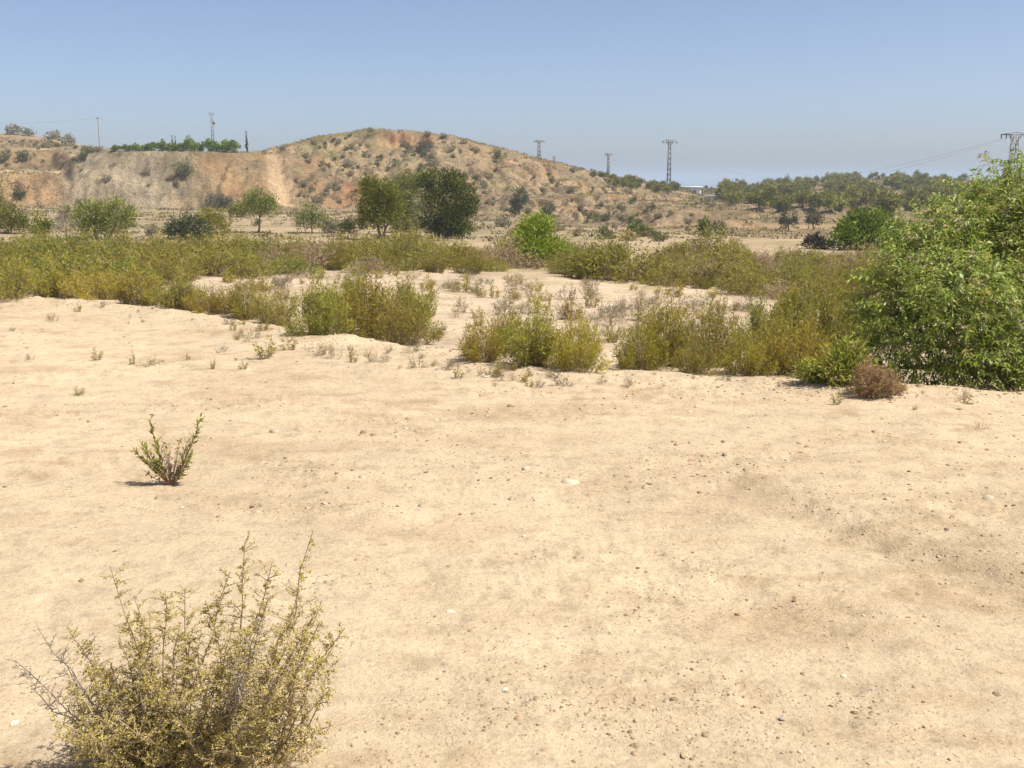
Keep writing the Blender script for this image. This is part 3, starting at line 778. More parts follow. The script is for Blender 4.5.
# ------------------------------------------------------------------ weeds on the sand
def sand_weeds():
    RS.seed(23)
    W = [(265, 358, 22, 36, 0, 'largest yellow-green weed on the sand in front of the bushes'), (290, 350, 14, 24, 0, 'second yellow-green weed right behind the largest on the sand'),
         (318, 356, 20, 34, 2, 'leafless grey twiggy weed beside the yellow-green ones'), (334, 358, 24, 22, 2, 'taller bare grey weed right of the twiggy one'),
         (353, 362, 12, 14, 0, 'small olive weed right of the bare grey weeds'), (385, 362, 12, 16, 2, 'thin dry weed in front of the middle-left clump'),
         (418, 368, 14, 20, 1, 'sparse greenish weed below the end of the middle-left clump'), (448, 368, 9, 26, 1, 'flat sprawling weed left of the central clump'),
         (497, 377, 20, 20, 0, 'yellowish weed at the foot of the central clump'), (480, 375, 8, 8, 0, 'tiny green weed left of the yellowish foot weed'),
         (98, 360, 12, 18, 0, 'green weed left of the upright one on the left sand'), (133, 365, 15, 8, 0, 'narrow upright green weed on the left sand'),
         (152, 366, 10, 22, 1, 'grey flattened weed beside a white stone on the left sand'), (188, 360, 8, 6, 0, 'tiny green sprig on the left sand'),
         (213, 369, 12, 10, 0, 'small green sprig left of the yellow weeds'), (244, 369, 9, 14, 0, 'low green weed in front of the largest yellow one'),
         (222, 352, 8, 14, 1, 'faint grey weed behind the small green sprig'), (80, 395, 9, 18, 0, 'flat yellow weed alone on the left sand'),
         (30, 360, 10, 12, 2, 'dry tuft at the left edge of the sand'), (50, 320, 9, 8, 2, 'dry tuft near the bushes at far left'), (101, 308, 10, 16, 2, 'straw tuft below the bushes on the far left'),
         (12, 331, 5, 7, 1, 'tiny grey weed at far left'), (20, 566 - 402, 0, 0, 0, '')]
    for px, row, hp, wp, k, lab in W:
        if not lab: continue
        h = hit(px, row); m = h[1] / FPX / CP
        place(WEED[k], tuple(h), RS.uniform(0, 6), (wp * m / 1.25, wp * m / 1.25, hp * m), lab, 'plant', 'weeds on the sand')
    # thirty more low ones along the edge
    pts = [(RS.uniform(0, 1010) if k_ % 2 else RS.uniform(200, 560), 0) for k_ in range(64)]
    pts = [(px, np.interp(px, [p[0] for p in EDGE], [p[1] for p in EDGE]) + RS.uniform(4, 24)) for px, _ in pts]
    for h in hits(pts):
        k = RS.choice(3, p=[0.3, 0.3, 0.4]); H = RS.uniform(0.04, 0.13)
        t = ['olive sprig', 'grey-green sprig', 'dry straw sprig'][k]
        place(WEED[k], tuple(h), RS.uniform(0, 6), (H * RS.uniform(.8, 1.4),) * 2 + (H,), 'tiny %s on the sand close to the bushes' % t, 'plant', '%ss near the bushes' % t)
sand_weeds()

def litter():
    """dead straw and twiglets dropped along the foot of the bushes"""
    RS.seed(29)
    n = 30000
    u = RS.uniform(-0.55, 0.55, n); Y = 7.5 * (26 / 7.5) ** RS.uniform(0, 1, n); x = u * Y
    s, px, _ = zone(x, Y)
    w = np.exp(-((s - 1.02) / 0.07) ** 2) * 0.9 + 0.25 * ((s > 1.02) & (s < 3.0))
    w = w * ss(-0.3, 0.35, fbm(x / 0.7, Y / 0.7, 3, 401))
    k = RS.uniform(size=n) < w; x, Y = x[k], Y[k]; m = len(x)
    P = np.stack([x, Y, height(x, Y) + 0.004], 1)
    D = RS.normal(size=(m, 3)) * np.array([1, 1, 0.25]) + np.array([0, 0, 0.12])
    mb = MB(); mb.leaves(P, D, RS.lognormal(0, 0.5, m) * 0.05, rnd(m, 0.006, 0.016), pick([(0.34, 0.26, 0.16), (0.28, 0.21, 0.13), (0.40, 0.33, 0.22), (0.24, 0.17, 0.11), (0.30, 0.27, 0.12)], m))
    tag(ob('plant_litter', mb.mesh('plant_litter', M_SHRUB)), 'dead straw and twigs scattered at the foot of the bushes', 'litter', None, 'stuff')
litter()

# dry brown bush at the right edge of the sand and two dead twig tufts
def dry_bush():
    st, fo = feather(H=1.0, Rd=0.75, nstem=90, ntw=52, pal=[(0.33, 0.22, 0.11), (0.37, 0.26, 0.13), (0.29, 0.22, 0.085), (0.27, 0.17, 0.095)], wlen=0.11, wwid=0.024, brown=0.5, seed=151)
    e = shrub_proto('dry_bush', st, fo, 'shrub')
    h = hit(873, 394); m = h[1] / FPX / CP
    place(e, tuple(h), 0.4, (56 * m / 1.5, 56 * m / 1.5, 42 * m), 'rusty brown dry bush standing on the sand before the big leafy bush', 'shrub')
    for px, row, hp, wp, lab in ((980, 428, 12, 36, 'flattened grey dead twigs lying on the sand at the right'), (903, 372 + 16, 12, 26, 'straw-coloured dry tuft at the foot of the big leafy bush')):
        st, fo = feather(H=1.0, Rd=1.0, nstem=26, ntw=5, pal=[(0.33, 0.26, 0.19), (0.26, 0.20, 0.15)], wlen=0.12, wwid=0.012, brown=1.0, seed=152 + px)
        e = shrub_proto('dead_tuft', st, fo, 'plant')
        h = hit(px, row); m = h[1] / FPX / CP
        place(e, tuple(h), 0.4, (wp * m / 2, wp * m / 2, hp * m), lab, 'plant')
dry_bush()

# ------------------------------------------------------------------ big leafy bush on the right
def leafy_bush():
    RS.seed(31)
    base = hit(1040, 384); base[2] = gz(base[0], base[1])
    e = thing('leafy_bush', 'big fresh green leafy bush filling the right edge of the view', 'bush', tuple(base))
    blobs = [(1045, 235, 10.4, 74), (992, 246, 10.0, 60), (946, 272, 9.9, 52), (1003, 318, 9.4, 62), (932, 330, 9.3, 52), (886, 338, 9.6, 32), (1085, 322, 9.4, 75),
             (962, 292, 9.2, 50), (1110, 228, 10.6, 88), (906, 296, 9.9, 44), (1018, 205, 10.3, 42), (975, 356, 9.0, 34), (1035, 352, 8.9, 40), (905, 365, 9.2, 24), (1050, 196, 10.2, 40), (1000, 370, 8.95, 26), (948, 366, 9.1, 24), (1052, 376, 8.8, 30), (912, 262, 10.2, 30), (936, 238, 10.3, 30), (966, 212, 10.3, 30), (892, 300, 10.0, 34), (1100, 372, 8.8, 34), (872, 368, 9.3, 18)]
    st, lf = MB(), MB()
    LP = [(0.241, 0.315, 0.043), (0.302, 0.36, 0.055), (0.196, 0.265, 0.043), (0.347, 0.4, 0.102), (0.252, 0.325, 0.085), (0.381, 0.35, 0.085)]
    root = np.zeros(3)
    ns_all = 0
    for (px, row, Y, rp) in blobs:
        c = at(px, row, Y) - base; r = rp * Y / FPX
        k = np.linspace(0, 1, 6)[:, None]
        q = root + np.array([RS.uniform(-.25, .25), RS.uniform(-.2, .2), -0.1])
        ctl = q * 0.5 + c * 0.5; ctl[2] = c[2] * 0.7
        P = q * (1 - k) ** 2 + 2 * ctl * k * (1 - k) + c * k * k
        st.tube(P, 0.035, 0.012, (0.22, 0.17, 0.12), 6)
        ns = int(150 * (r / 0.5) ** 2 * 1.9); ns_all += ns
        d = RS.normal(size=(ns, 3)); d /= np.linalg.norm(d, axis=1, keepdims=True)
        rad = rnd(ns, 0.15, 1.0) ** 0.55
        cl = 1 + 0.22 * fbm(d[:, 0] * 3 + px, d[:, 1] * 3 + d[:, 2] * 2, 2, 5)
        S = c + d * (r * rad * cl)[:, None]
        for s_, dd in zip(S, d):
            if s_[2] < 0.02: s_[2] = RS.uniform(0.02, 0.15)
            L_ = RS.uniform(0.14, 0.30)
            ax = dd * 0.8 + RS.normal(size=3) * 0.45 + np.array([0, 0, 0.35]); ax /= np.linalg.norm(ax)
            t = np.linspace(0, 1, 4)[:, None]
            Q = s_ + ax * L_ * t + np.array([0, 0, -0.35]) * L_ * t * t
            st.tube(Q, 0.003, 0.0012, (0.20, 0.21, 0.08), 3)
            nl = RS.randint(9, 15)
            tl = np.linspace(0.1, 1, nl)[:, None]
            B = s_ + ax * L_ * tl + np.array([0, 0, -0.35]) * L_ * tl * tl
            sd = RS.normal(size=(nl, 3)); sd -= (sd @ ax)[:, None] * ax
            sd /= np.linalg.norm(sd, axis=1, keepdims=True) + 1e-6
            D = sd * 0.8 + ax * 0.5 + np.array([0, 0, -0.3])
            base_c = np.array(LP)[RS.choice(6, p=[.24, .20, .2, .16, .12, .08])] * (RS.uniform(0.8, 1.1) if RS.uniform() < 0.9 else 1.0)
            if RS.uniform() < 0.05: base_c = np.array([0.34, 0.28, 0.14])
            lf.leaves(B, D, rnd(nl, 0.035, 0.075), rnd(nl, 0.012, 0.023), np.repeat(base_c[None], nl, 0) * rnd(nl, .8, 1.25)[:, None], up=np.array([0, 0, 1.0]) + RS.normal(size=(nl, 3)) * 0.5, droop=0.25)
    # a few long shoots sticking out of the top
    for px, row, px2, row2 in ((1005, 190, 988, 158), (985, 195, 972, 172), (1020, 180, 1022, 156), (950, 222, 940, 205), (905, 262, 893, 246), (870, 318, 846, 302), (1010, 185, 1003, 164), (930, 240, 918, 225)):
        a = at(px, row, 10.0) - base; b = at(px2, row2, 9.95) - base
        k = np.linspace(0, 1, 5)[:, None]; Q = a * (1 - k) + b * k + np.array([0, 0, 0.04]) * np.sin(k * 3.1)
        st.tube(Q, 0.005, 0.0015, (0.20, 0.21, 0.08), 4)
        nl = 22; tl = np.linspace(0.1, 1, nl)[:, None]; B = a * (1 - tl) + b * tl
        D = RS.normal(size=(nl, 3)) * 0.8 + (b - a) * 0.8
        lf.leaves(B, D, rnd(nl, 0.05, 0.08), rnd(nl, 0.016, 0.024), pick(LP, nl), up=np.array([0, 0, 1.0]) + RS.normal(size=(nl, 3)) * 0.4, droop=0.3)
    kid('stems', st.mesh('stems', M_WOOD, True), e); kid('foliage', lf.mesh('foliage', M_LEAF), e)
leafy_bush()

# ------------------------------------------------------------------ near bush, bottom left
def near_bush():
    RS.seed(41)
    base = hit(196, 786); Y0 = base[1]
    e = thing('thorny_shrub', 'spiky yellow-green thorny shrub in the bottom left corner', 'shrub', tuple(base))
    wd, lf, dead = MB(), MB(), MB()
    tips = [(313, 531, 0.00), (245, 541, 0.02), (272, 563, 0.03), (110, 566, -0.02), (165, 590, 0), (230, 572, 0.05), (345, 628, 0), (333, 725, -0.1), (185, 588, 0.06), (150, 612, 0.1),
            (268, 600, -0.05), (300, 590, 0.1), (322, 600, 0.05), (205, 600, -0.05), (120, 640, 0.05), (70, 632, 0.0), (135, 600, -0.04), (292, 620, -0.1), (335, 660, 0.1), (180, 625, -0.12),
            (235, 620, -0.12), (98, 668, -0.05), (70, 690, 0.08), (50, 720, -0.05), (330, 690, -0.08), (320, 745, -0.12), (258, 650, -0.16), (150, 680, -0.16), (210, 670, -0.2), (110, 725, -0.12),
            (285, 700, -0.2), (180, 720, -0.22), (235, 735, -0.24), (75, 745, -0.05), (310, 640, 0.14), (250, 630, 0.16), (190, 640, 0.18), (130, 660, 0.15)]
    deads = [(38, 628, 0.0), (15, 660, 0.02), (60, 655, -0.03), (90, 640, 0.06), (25, 680, 0.05)]
    GP = [(0.56, 0.47, 0.12), (0.51, 0.42, 0.10), (0.48, 0.41, 0.095), (0.57, 0.49, 0.17), (0.42, 0.37, 0.09), (0.47, 0.35, 0.11), (0.53, 0.46, 0.18), (0.38, 0.34, 0.085)]
    allt = [(t, 0) for t in tips] + [(t, 1) for t in deads]
    for _ in range(62):
        px = RS.uniform(60, 335); top = np.interp(px, [40, 100, 160, 210, 250, 320, 340], [690, 610, 590, 590, 600, 590, 660])
        allt.append(((px, RS.uniform(top + 15, 765), RS.uniform(-0.28, 0.28)), 0 if RS.uniform() < 0.93 else 2))
    for (px, row, dy), kd in allt:
        tip = at(px, row, Y0 + dy) - base
        b = np.array([RS.uniform(-.15, .15) + tip[0] * 0.2, RS.uniform(-.14, .14), -0.02])
        if kd == 1: b = np.array([-0.12, 0.02, 0.03])
        c = b * 0.45 + tip * 0.55
        c[2] = max(0.02, tip[2] * (RS.uniform(0.3, 0.5) if kd != 1 else 0.42))
        if tip[2] < 0.03: tip[2] = 0.03
        t = np.linspace(0, 1, 9)[:, None]
        curve = lambda q: b * (1 - q) ** 2 + 2 * c * q * (1 - q) + tip * q * q
        P = curve(t); P[1:-1] += RS.normal(size=(7, 3)) * 0.005
        ln = np.linalg.norm(tip - b)
        grey = np.array([0.33, 0.28, 0.215]) * RS.uniform(0.75, 1.15) if kd else np.array([0.34, 0.265, 0.17]) * RS.uniform(0.8, 1.2)
        wd.tube(P, 0.0036, 0.0010, grey, 5)
        ntw = int(ln * 125)
        tq = np.sort(rnd(ntw, 0.16, 0.99))
        for q in tq:
            o = curve(np.array([[q]]))[0]; T = (curve(np.array([[min(1, q + .03)]]))[0] - curve(np.array([[q - .03]]))[0]); T /= np.linalg.norm(T)
            sd = RS.normal(size=3); sd -= sd.dot(T) * T; sd /= np.linalg.norm(sd)
            D = sd * 1.0 + T * RS.uniform(-0.1, 0.6) + np.array([0, 0, 0.05]); D /= np.linalg.norm(D)
            l2 = RS.uniform(0.02, 0.10) * (1.15 - 0.7 * q)
            end = o + D * l2 + np.array([0, 0, RS.uniform(-.005, .012)])
            wd.tube([o, o * .5 + end * .5 + RS.normal(size=3) * 0.002, end], 0.0015, 0.0007, grey * RS.uniform(.95, 1.3), 3)
            if RS.uniform() < 0.5:      # a side spur
                sp_ = o * .45 + end * .55; se = sp_ + (RS.normal(size=3) * 0.6 + D * 0.6) * l2 * 0.35
                wd.tube([sp_, (sp_ + se) / 2, se], 0.0011, 0.0006, grey * RS.uniform(.95, 1.3), 3)
                if kd == 0: lf.leaves(sp_ + (se - sp_) * rnd(5, .2, 1)[:, None], RS.normal(size=(5, 3)) + np.array([0, 0, .4]), rnd(5, 0.005, 0.0105), rnd(5, 0.0026, 0.0046), pick(GP, 5))
            nl = RS.randint(7, 15) if kd == 0 else RS.randint(1, 7)
            if nl:
                k = rnd(nl, 0.15, 1.05)[:, None]
                B = o * (1 - k) + end * k + RS.normal(size=(nl, 3)) * 0.0025
                DD = RS.normal(size=(nl, 3)) * 0.7 + D * 0.3 + np.array([0, 0, 0.35])
                C = pick(GP, nl)
                if kd: C = pick([(0.33, 0.29, 0.20), (0.27, 0.23, 0.15)], nl)
                lf.leaves(B, DD, rnd(nl, 0.005, 0.0105), rnd(nl, 0.0026, 0.0046), C)
    kid('stems', wd.mesh('stems', M_WOOD, True), e); kid('foliage', lf.mesh('foliage', M_SHRUB), e)
near_bush()

# ------------------------------------------------------------------ small plant on the sand
def small_plant():
    RS.seed(43)
    base = hit(171, 485); Y0 = base[1]; m = Y0 / FPX
    e = thing('leafy_sprout', 'small leafy plant with two upright green spikes and withered purple stems', 'plant', tuple(base))
    st, lf, dd = MB(), MB(), MB()
    G = [(0.30, 0.33, 0.055), (0.37, 0.385, 0.075), (0.42, 0.38, 0.085), (0.25, 0.28, 0.05)]
    shoots = [((150, 419), (157, 455), 26, 0.0), ((200, 418), (192, 452), 40, 0.0), ((135, 452), (150, 466), 16, 0.03), ((141, 444), (152, 462), 16, -0.03), ((146, 447), (156, 466), 14, 0.03),
              ((156, 440), (160, 464), 16, -0.04), ((190, 456), (183, 472), 14, -0.05), ((145, 460), (157, 470), 10, -0.05)]
    for tip, mid, nl, dy in shoots:
        a = np.array([RS.uniform(-.01, .01), 0, -0.02]); c = at(*mid, Y0 + dy * .5) - base; b = at(*tip, Y0 + dy) - base
        f = lambda q: a * (1 - q) ** 2 + 2 * c * q * (1 - q) + b * q * q
        st.tube(f(np.linspace(0, 1, 7)[:, None]), 0.0035, 0.0012, (0.32, 0.16, 0.09), 5)
        nl = int(nl * 1.7); q = np.linspace(0.3, 1.0, nl)[:, None]; B = f(q); T = f(np.minimum(q + .02, 1.02)) - f(q - .02); T /= np.linalg.norm(T, axis=1, keepdims=True)
        sd = RS.normal(size=(nl, 3)); sd /= np.linalg.norm(sd, axis=1, keepdims=True)
        lf.leaves(B, sd * 0.75 + T * 0.7, rnd(nl, 0.03, 0.055), rnd(nl, 0.011, 0.017), pick(G, nl), up=T)
    for _ in range(26):
        px = RS.uniform(144, 192); row = RS.uniform(434, 474); b = at(px, row, Y0 + RS.uniform(-.06, .06)) - base
        a = np.array([0, 0, -0.01]); c = (a + b) * .5 + np.array([0, 0, -0.015])
        f = lambda q: a * (1 - q) ** 2 + 2 * c * q * (1 - q) + b * q * q
        st.tube(f(np.linspace(0, 1, 5)[:, None]), 0.0026, 0.001, (0.25, 0.17, 0.12), 4)
        nl = RS.randint(14, 24); B = f(rnd(nl, 0.4, 1.0)[:, None]) + RS.normal(size=(nl, 3)) * 0.006
        lf.leaves(B, RS.normal(size=(nl, 3)) + np.array([0, 0, .3]), rnd(nl, 0.014, 0.03), rnd(nl, 0.007, 0.013), pick([(0.42, 0.27, 0.22), (0.35, 0.22, 0.19), (0.45, 0.34, 0.22), (0.40, 0.36, 0.10), (0.34, 0.36, 0.07)], nl))
    kid('stems', st.mesh('stems', M_WOOD, True), e); kid('foliage', lf.mesh('foliage', M_SHRUB), e)
small_plant()

# ------------------------------------------------------------------ trees and large bushes of the middle distance
def middle_trees():
    RS.seed(51)
    T = pix_tree
    T('pine_tree', 'slender forked pine with open crown left of the dark pine', 'tree', (380, 239),
      [(372, 195, 14, 14, 0), (388, 192, 14, 12, 0), (376, 210, 16, 12, -.3), (392, 208, 12, 12, .3), (365, 216, 8, 8, 0), (384, 220, 13, 8, .2), (370, 186, 10, 6, .1)],
      9000, 0.26, 0.06, PINE, [[(380, 239), (378, 226), (384, 210)], [(380, 239), (386, 228), (390, 214)]], trunk_r=0.13, sub=0.45, shell=0.3)
    T('pine_tree', 'paler loose pine standing between the forked and the dark pine', 'tree', (406, 234),
      [(403, 180, 12, 9, 0), (410, 190, 14, 12, 0), (404, 205, 14, 12, 0), (412, 215, 12, 11, 0), (402, 222, 12, 10, -.3), (418, 180, 10, 9, .5), (411, 226, 14, 8, 0), (398, 229, 9, 5, 0)],
      8500, 0.26, 0.06, [(0.20, 0.21, 0.05), (0.24, 0.235, 0.06), (0.16, 0.18, 0.04)], [[(406, 235), (405, 215)]], trunk_r=0.12, dy=3.0, sub=0.4, shell=0.35)
    T('pine_tree', 'big dense dark pine with foliage down to the ground', 'tree', (447, 238),
      [(440, 182, 18, 13, 0), (455, 180, 14, 11, 0), (432, 190, 14, 13, .5), (463, 195, 14, 15, 0), (447, 205, 24, 20, -.5), (470, 205, 9, 11, .3), (436, 215, 15, 15, 0), (460, 220, 14, 14, -.4), (448, 228, 17, 8, 0), (424, 178, 9, 7, 0), (447, 232, 21, 6, -.3), (431, 226, 11, 8, 0), (463, 229, 13, 8, 0)],
      17000, 0.24, 0.06, PINE_D, [[(447, 239), (446, 205)], [(440, 239), (434, 215)]], trunk_r=0.17, sub=0.36, shell=0.4)
    T('round_bush', 'bright lime green round bush in the river bed', 'bush', (537, 266),
      [(537, 232, 18, 16, 0), (524, 246, 16, 14, -.3), (552, 247, 16, 13, -.2), (537, 252, 22, 11, -.5), (530, 225, 10, 8, 0), (545, 224, 9, 8, 0), (563, 254, 8, 7, 0), (512, 254, 8, 7, 0)],
      6500, 0.16, 0.03, BRIGHT, None, trunk_r=0.05, sub=0.4, shell=0.45)
    T('round_bush', 'dark green rounded bush behind the big leafy bush', 'bush', (868, 254),
      [(866, 228, 22, 15, 0), (846, 238, 15, 13, -.3), (842, 228, 10, 9, 0), (880, 224, 18, 12, 0), (888, 238, 22, 14, .2), (868, 243, 26, 11, -.6), (905, 240, 18, 14, 0), (858, 219, 10, 7, 0)],
      9500, 0.22, 0.075, [(0.16, 0.22, 0.03), (0.21, 0.285, 0.04), (0.13, 0.18, 0.025)], None, trunk_r=0.10, sub=0.4, dy=4)
    T('round_bush', 'tall green bush cut by the left edge of the view', 'bush', (-4, 232),
      [(-6, 190, 14, 13, 0), (-2, 205, 10, 10, 0), (-10, 215, 14, 12, 0)], 3000, 0.24, 0.06, PINE, None, trunk_r=0.1, sub=0.4)
    T('round_bush', 'low green bush on the far left beside the edge of the view', 'bush', (12, 234),
      [(10, 216, 14, 10, 0), (4, 222, 12, 10, 0), (18, 225, 9, 8, 0)], 2600, 0.24, 0.06, PINE, None, trunk_r=0.08, sub=0.4)
    T('round_bush', 'small upright green bush right of the far left ones', 'bush', (43, 238), [(43, 222, 8, 9, 0), (43, 230, 10, 6, 0)], 1700, 0.22, 0.05, PINE, None, trunk_r=0.06, sub=0.4)
    T('twin_bush', 'wide green twin-crowned bush under the grey cut bank', 'bush', (103, 240),
      [(88, 214, 15, 12, 0), (92, 226, 17, 10, 0), (118, 212, 15, 11, 0), (112, 226, 18, 9, .3), (100, 210, 10, 8, 0), (130, 215, 7, 8, 0)], 6200, 0.24, 0.055, [(0.17, 0.20, 0.03), (0.21, 0.235, 0.035), (0.13, 0.155, 0.03)],
      [[(98, 240), (90, 218)], [(108, 240), (118, 218)]], trunk_r=0.1, sub=0.42)
    T('round_bush', 'grey leafless thicket left of the twin-crowned bush', 'bush', (66, 236), [(66, 226, 10, 9, 0)], 900, 0.24, 0.035, [(0.24, 0.20, 0.15), (0.20, 0.18, 0.13)], None, trunk_r=0.05, sub=0.5)
    T('round_bush', 'dark spreading bush right of the twin-crowned bush', 'bush', (190, 240), [(176, 228, 12, 8, 0), (190, 226, 12, 10, 0), (198, 232, 12, 7, -.3), (186, 234, 20, 6, 0)], 3600, 0.24, 0.055, [(0.075, 0.095, 0.035), (0.10, 0.115, 0.045), (0.055, 0.07, 0.03)], None, trunk_r=0.08, sub=0.4)
    T('round_bush', 'lighter green bush leaning on the dark spreading bush', 'bush', (212, 238), [(208, 216, 10, 8, 0), (214, 224, 13, 9, 0), (220, 230, 9, 7, 0)], 2600, 0.24, 0.055, PINE, None, trunk_r=0.07, sub=0.4)
    T('small_tree', 'small round-headed tree below the foot of the bare track', 'tree', (260, 233), [(260, 202, 17, 10, 0), (252, 208, 11, 8, 0), (268, 208, 12, 8, 0), (260, 198, 10, 6, 0)], 3300, 0.26, 0.055, [(0.17, 0.195, 0.035), (0.21, 0.225, 0.045), (0.135, 0.155, 0.03)],
      [[(259, 234), (260, 212)]], trunk_r=0.12, sub=0.42)
    T('round_bush', 'loose green bush left of the three pines', 'bush', (312, 233), [(312, 214, 13, 9, 0), (304, 220, 12, 8, 0), (320, 222, 10, 8, 0)], 2500, 0.26, 0.055, [(0.17, 0.185, 0.045), (0.205, 0.21, 0.06), (0.13, 0.145, 0.035)], None, trunk_r=0.07, sub=0.42)
    T('round_bush', 'low dark green bush beside the foot of the forked pine', 'bush', (354, 234), [(354, 226, 11, 7, 0), (346, 228, 8, 5, 0)], 1600, 0.24, 0.06, PINE_D, None, trunk_r=0.06, sub=0.45)
    T('round_bush', 'grey-green low bush between the loose bush and the pines', 'bush', (334, 233), [(334, 226, 9, 6, 0), (328, 228, 8, 5, 0)], 1200, 0.24, 0.06, GREYG, None, trunk_r=0.06, sub=0.45)
    T('round_bush', 'dark bush on the scrub hill right of the dark pine', 'bush', (520, 214), [(520, 196, 8, 7, 0), (518, 204, 7, 5, 0)], 1500, 0.4, 0.12, [(0.07, 0.08, 0.04), (0.09, 0.10, 0.05)], [[(519, 214), (520, 198)]], trunk_r=0.12, sub=0.4)
    T('round_bush', 'small dark bush above the lime green bush', 'bush', (548, 216), [(548, 209, 6, 6, 0), (545, 212, 5, 4, 0)], 900, 0.36, 0.12, [(0.06, 0.07, 0.04), (0.08, 0.09, 0.05)], None, trunk_r=0.1, sub=0.4)
    T('olive_tree', 'small dark olive tree left of its pair on the pale field', 'tree', (788, 231), [(788, 219, 7, 6, 0), (784, 223, 5, 4, 0), (793, 222, 5, 4, 0)], 1100, 0.3, 0.09, [(0.085, 0.09, 0.055), (0.11, 0.115, 0.07)], [[(788, 232), (788, 221)]], trunk_r=0.12, sub=0.42)
    T('olive_tree', 'small dark olive tree right of its pair on the pale field', 'tree', (814, 230), [(814, 217, 7, 5, 0), (810, 220, 5, 4, 0), (818, 220, 5, 4, 0)], 1100, 0.3, 0.09, [(0.10, 0.10, 0.065), (0.12, 0.12, 0.075)], [[(814, 231), (813, 220)]], trunk_r=0.13, sub=0.42)
    T('brush_heap', 'dark low heap of brush at the edge of the pale field', 'brush heap', (818, 249), [(812, 244, 8, 4, 0), (824, 244, 8, 4, 0), (818, 241, 7, 3, 0)], 1100, 0.3, 0.06, [(0.06, 0.05, 0.045), (0.10, 0.08, 0.07), (0.14, 0.11, 0.10)], None, trunk_r=0.05, sub=0.5)
    T('round_bush', 'bright green low bush by the terraces above the belt', 'bush', (638, 236), [(636, 230, 9, 4, 0), (652, 234, 7, 3, 0)], 1200, 0.3, 0.08, [(0.14, 0.17, 0.04), (0.17, 0.19, 0.05)], None, trunk_r=0.05, sub=0.5)
    T('round_bush', 'solitary grey-green bush halfway up the cut bank', 'bush', (185, 177), [(185, 167, 8, 6, 0), (182, 171, 6, 5, 0), (189, 171, 5, 4, 0)], 1500, 0.4, 0.12, [(0.15, 0.16, 0.07), (0.19, 0.195, 0.095), (0.12, 0.13, 0.06)], None, trunk_r=0.1, sub=0.42)
    T('round_bush', 'rust-red withered bush on the orange terrace', 'bush', (17, 193), [(17, 186, 4, 6, 0)], 400, 0.4, 0.10, [(0.20, 0.09, 0.05), (0.16, 0.08, 0.05)], None, trunk_r=0.08, sub=0.5)
    T('round_bush', 'dark bush beside the red one on the orange terrace', 'bush', (20, 199), [(20, 194, 5, 4, 0)], 500, 0.4, 0.12, PINE_D, None, trunk_r=0.08, sub=0.5)
    T('round_bush', 'broad grey-green bush at the foot of the orange cut bank', 'bush', (219, 208), [(215, 200, 10, 5, 0), (226, 203, 7, 5, 0)], 1500, 0.4, 0.12, [(0.12, 0.125, 0.07), (0.15, 0.15, 0.09)], None, trunk_r=0.1, sub=0.42)
    T('round_bush', 'olive bush between the cut bank and the round-headed tree', 'bush', (238, 217), [(236, 211, 11, 5, 0), (245, 208, 9, 5, 0)], 1500, 0.38, 0.1, PINE, None, trunk_r=0.1, sub=0.42)
    T('round_bush', 'dark long bush clump by the summit cliff', 'bush', (421, 153), [(416, 148, 9, 3, 0), (425, 147, 8, 4, 0)], 1300, 0.42, 0.14, [(0.12, 0.115, 0.075), (0.10, 0.09, 0.06)], None, trunk_r=0.1, sub=0.5)
middle_trees()
def foot_plants():
    RS.seed(55)
    FG = [(0.29, 0.34, 0.055), (0.35, 0.39, 0.07), (0.25, 0.29, 0.05), (0.37, 0.34, 0.09)]
    pix_tree('leafy_weed', 'low fresh green leafy weed between the olive salt bush and the big leafy bush', 'plant', (846, 384), [(842, 364, 16, 13, 0), (856, 368, 14, 12, 0), (836, 374, 13, 8, -.1), (852, 350, 10, 9, .1)], 2200, 0.055, 0.015, FG, None, trunk_r=0.012, sub=0.75, shell=0.2)
    pix_tree('leafy_weed', 'small fresh green leafy weed at the foot of the yellow-green salt bush', 'plant', (812, 382), [(810, 372, 11, 8, 0), (820, 374, 10, 7, 0)], 800, 0.05, 0.014, FG, None, trunk_r=0.010, sub=0.75, shell=0.2)
foot_plants()

# skyline bushes, left and on the hill
def skyline():
    RS.seed(53)
    S = [(14, 133, 17, 9, 'round grey bush at the left of the skyline terrace'), (30, 135, 12, 8, 'darker small bush second on the left skyline'), (54, 139, 16, 9, 'pale grey bush third on the left skyline'),
         (69, 144, 14, 10, 'olive bush at the right end of the left skyline'), (98, 147, 12, 5, 'low bush beside the concrete pole'), (86, 153, 10, 8, 'dark bush left of the concrete pole on the terrace'),
         (27, 158, 15, 9, 'dark round bush on the middle terrace'), (2, 160, 12, 10, 'dark bush on the middle terrace at the left edge'),
         (372, 131, 9, 4, 'dark tuft on the very top of the hill'), (443, 138, 8, 6, 'dark bush on the crest right of the summit cliff'), (428, 134, 7, 4, 'low bush on the crest above the cliff end'),
         (464, 143, 8, 5, 'grey bush on the descending crest'), (497, 152, 9, 5, 'bush low on the descending crest'), (283, 149, 7, 4, 'bush at the head of the bare track'), (593, 176, 9, 8, 'round dark bush at the tail of the crest'),
         (573, 171, 8, 5, 'grey bush before the tail of the crest')]
    for px, row, wp, hp, lab in S:
        h = hit(px, row + 1)
        if np.isnan(h[0]): h = hit(px, row + 4)
        if np.isnan(h[0]): continue
        m = h[1] / FPX / CP
        k = 1 if 'dark' in lab else 0
        place(SCRUB[k], (h[0], h[1], h[2] - 0.05), RS.uniform(0, 6), (wp * m / 1.05, wp * m / 1.05, hp * m / 0.72), lab, 'bush', 'bushes on the skyline')
skyline()

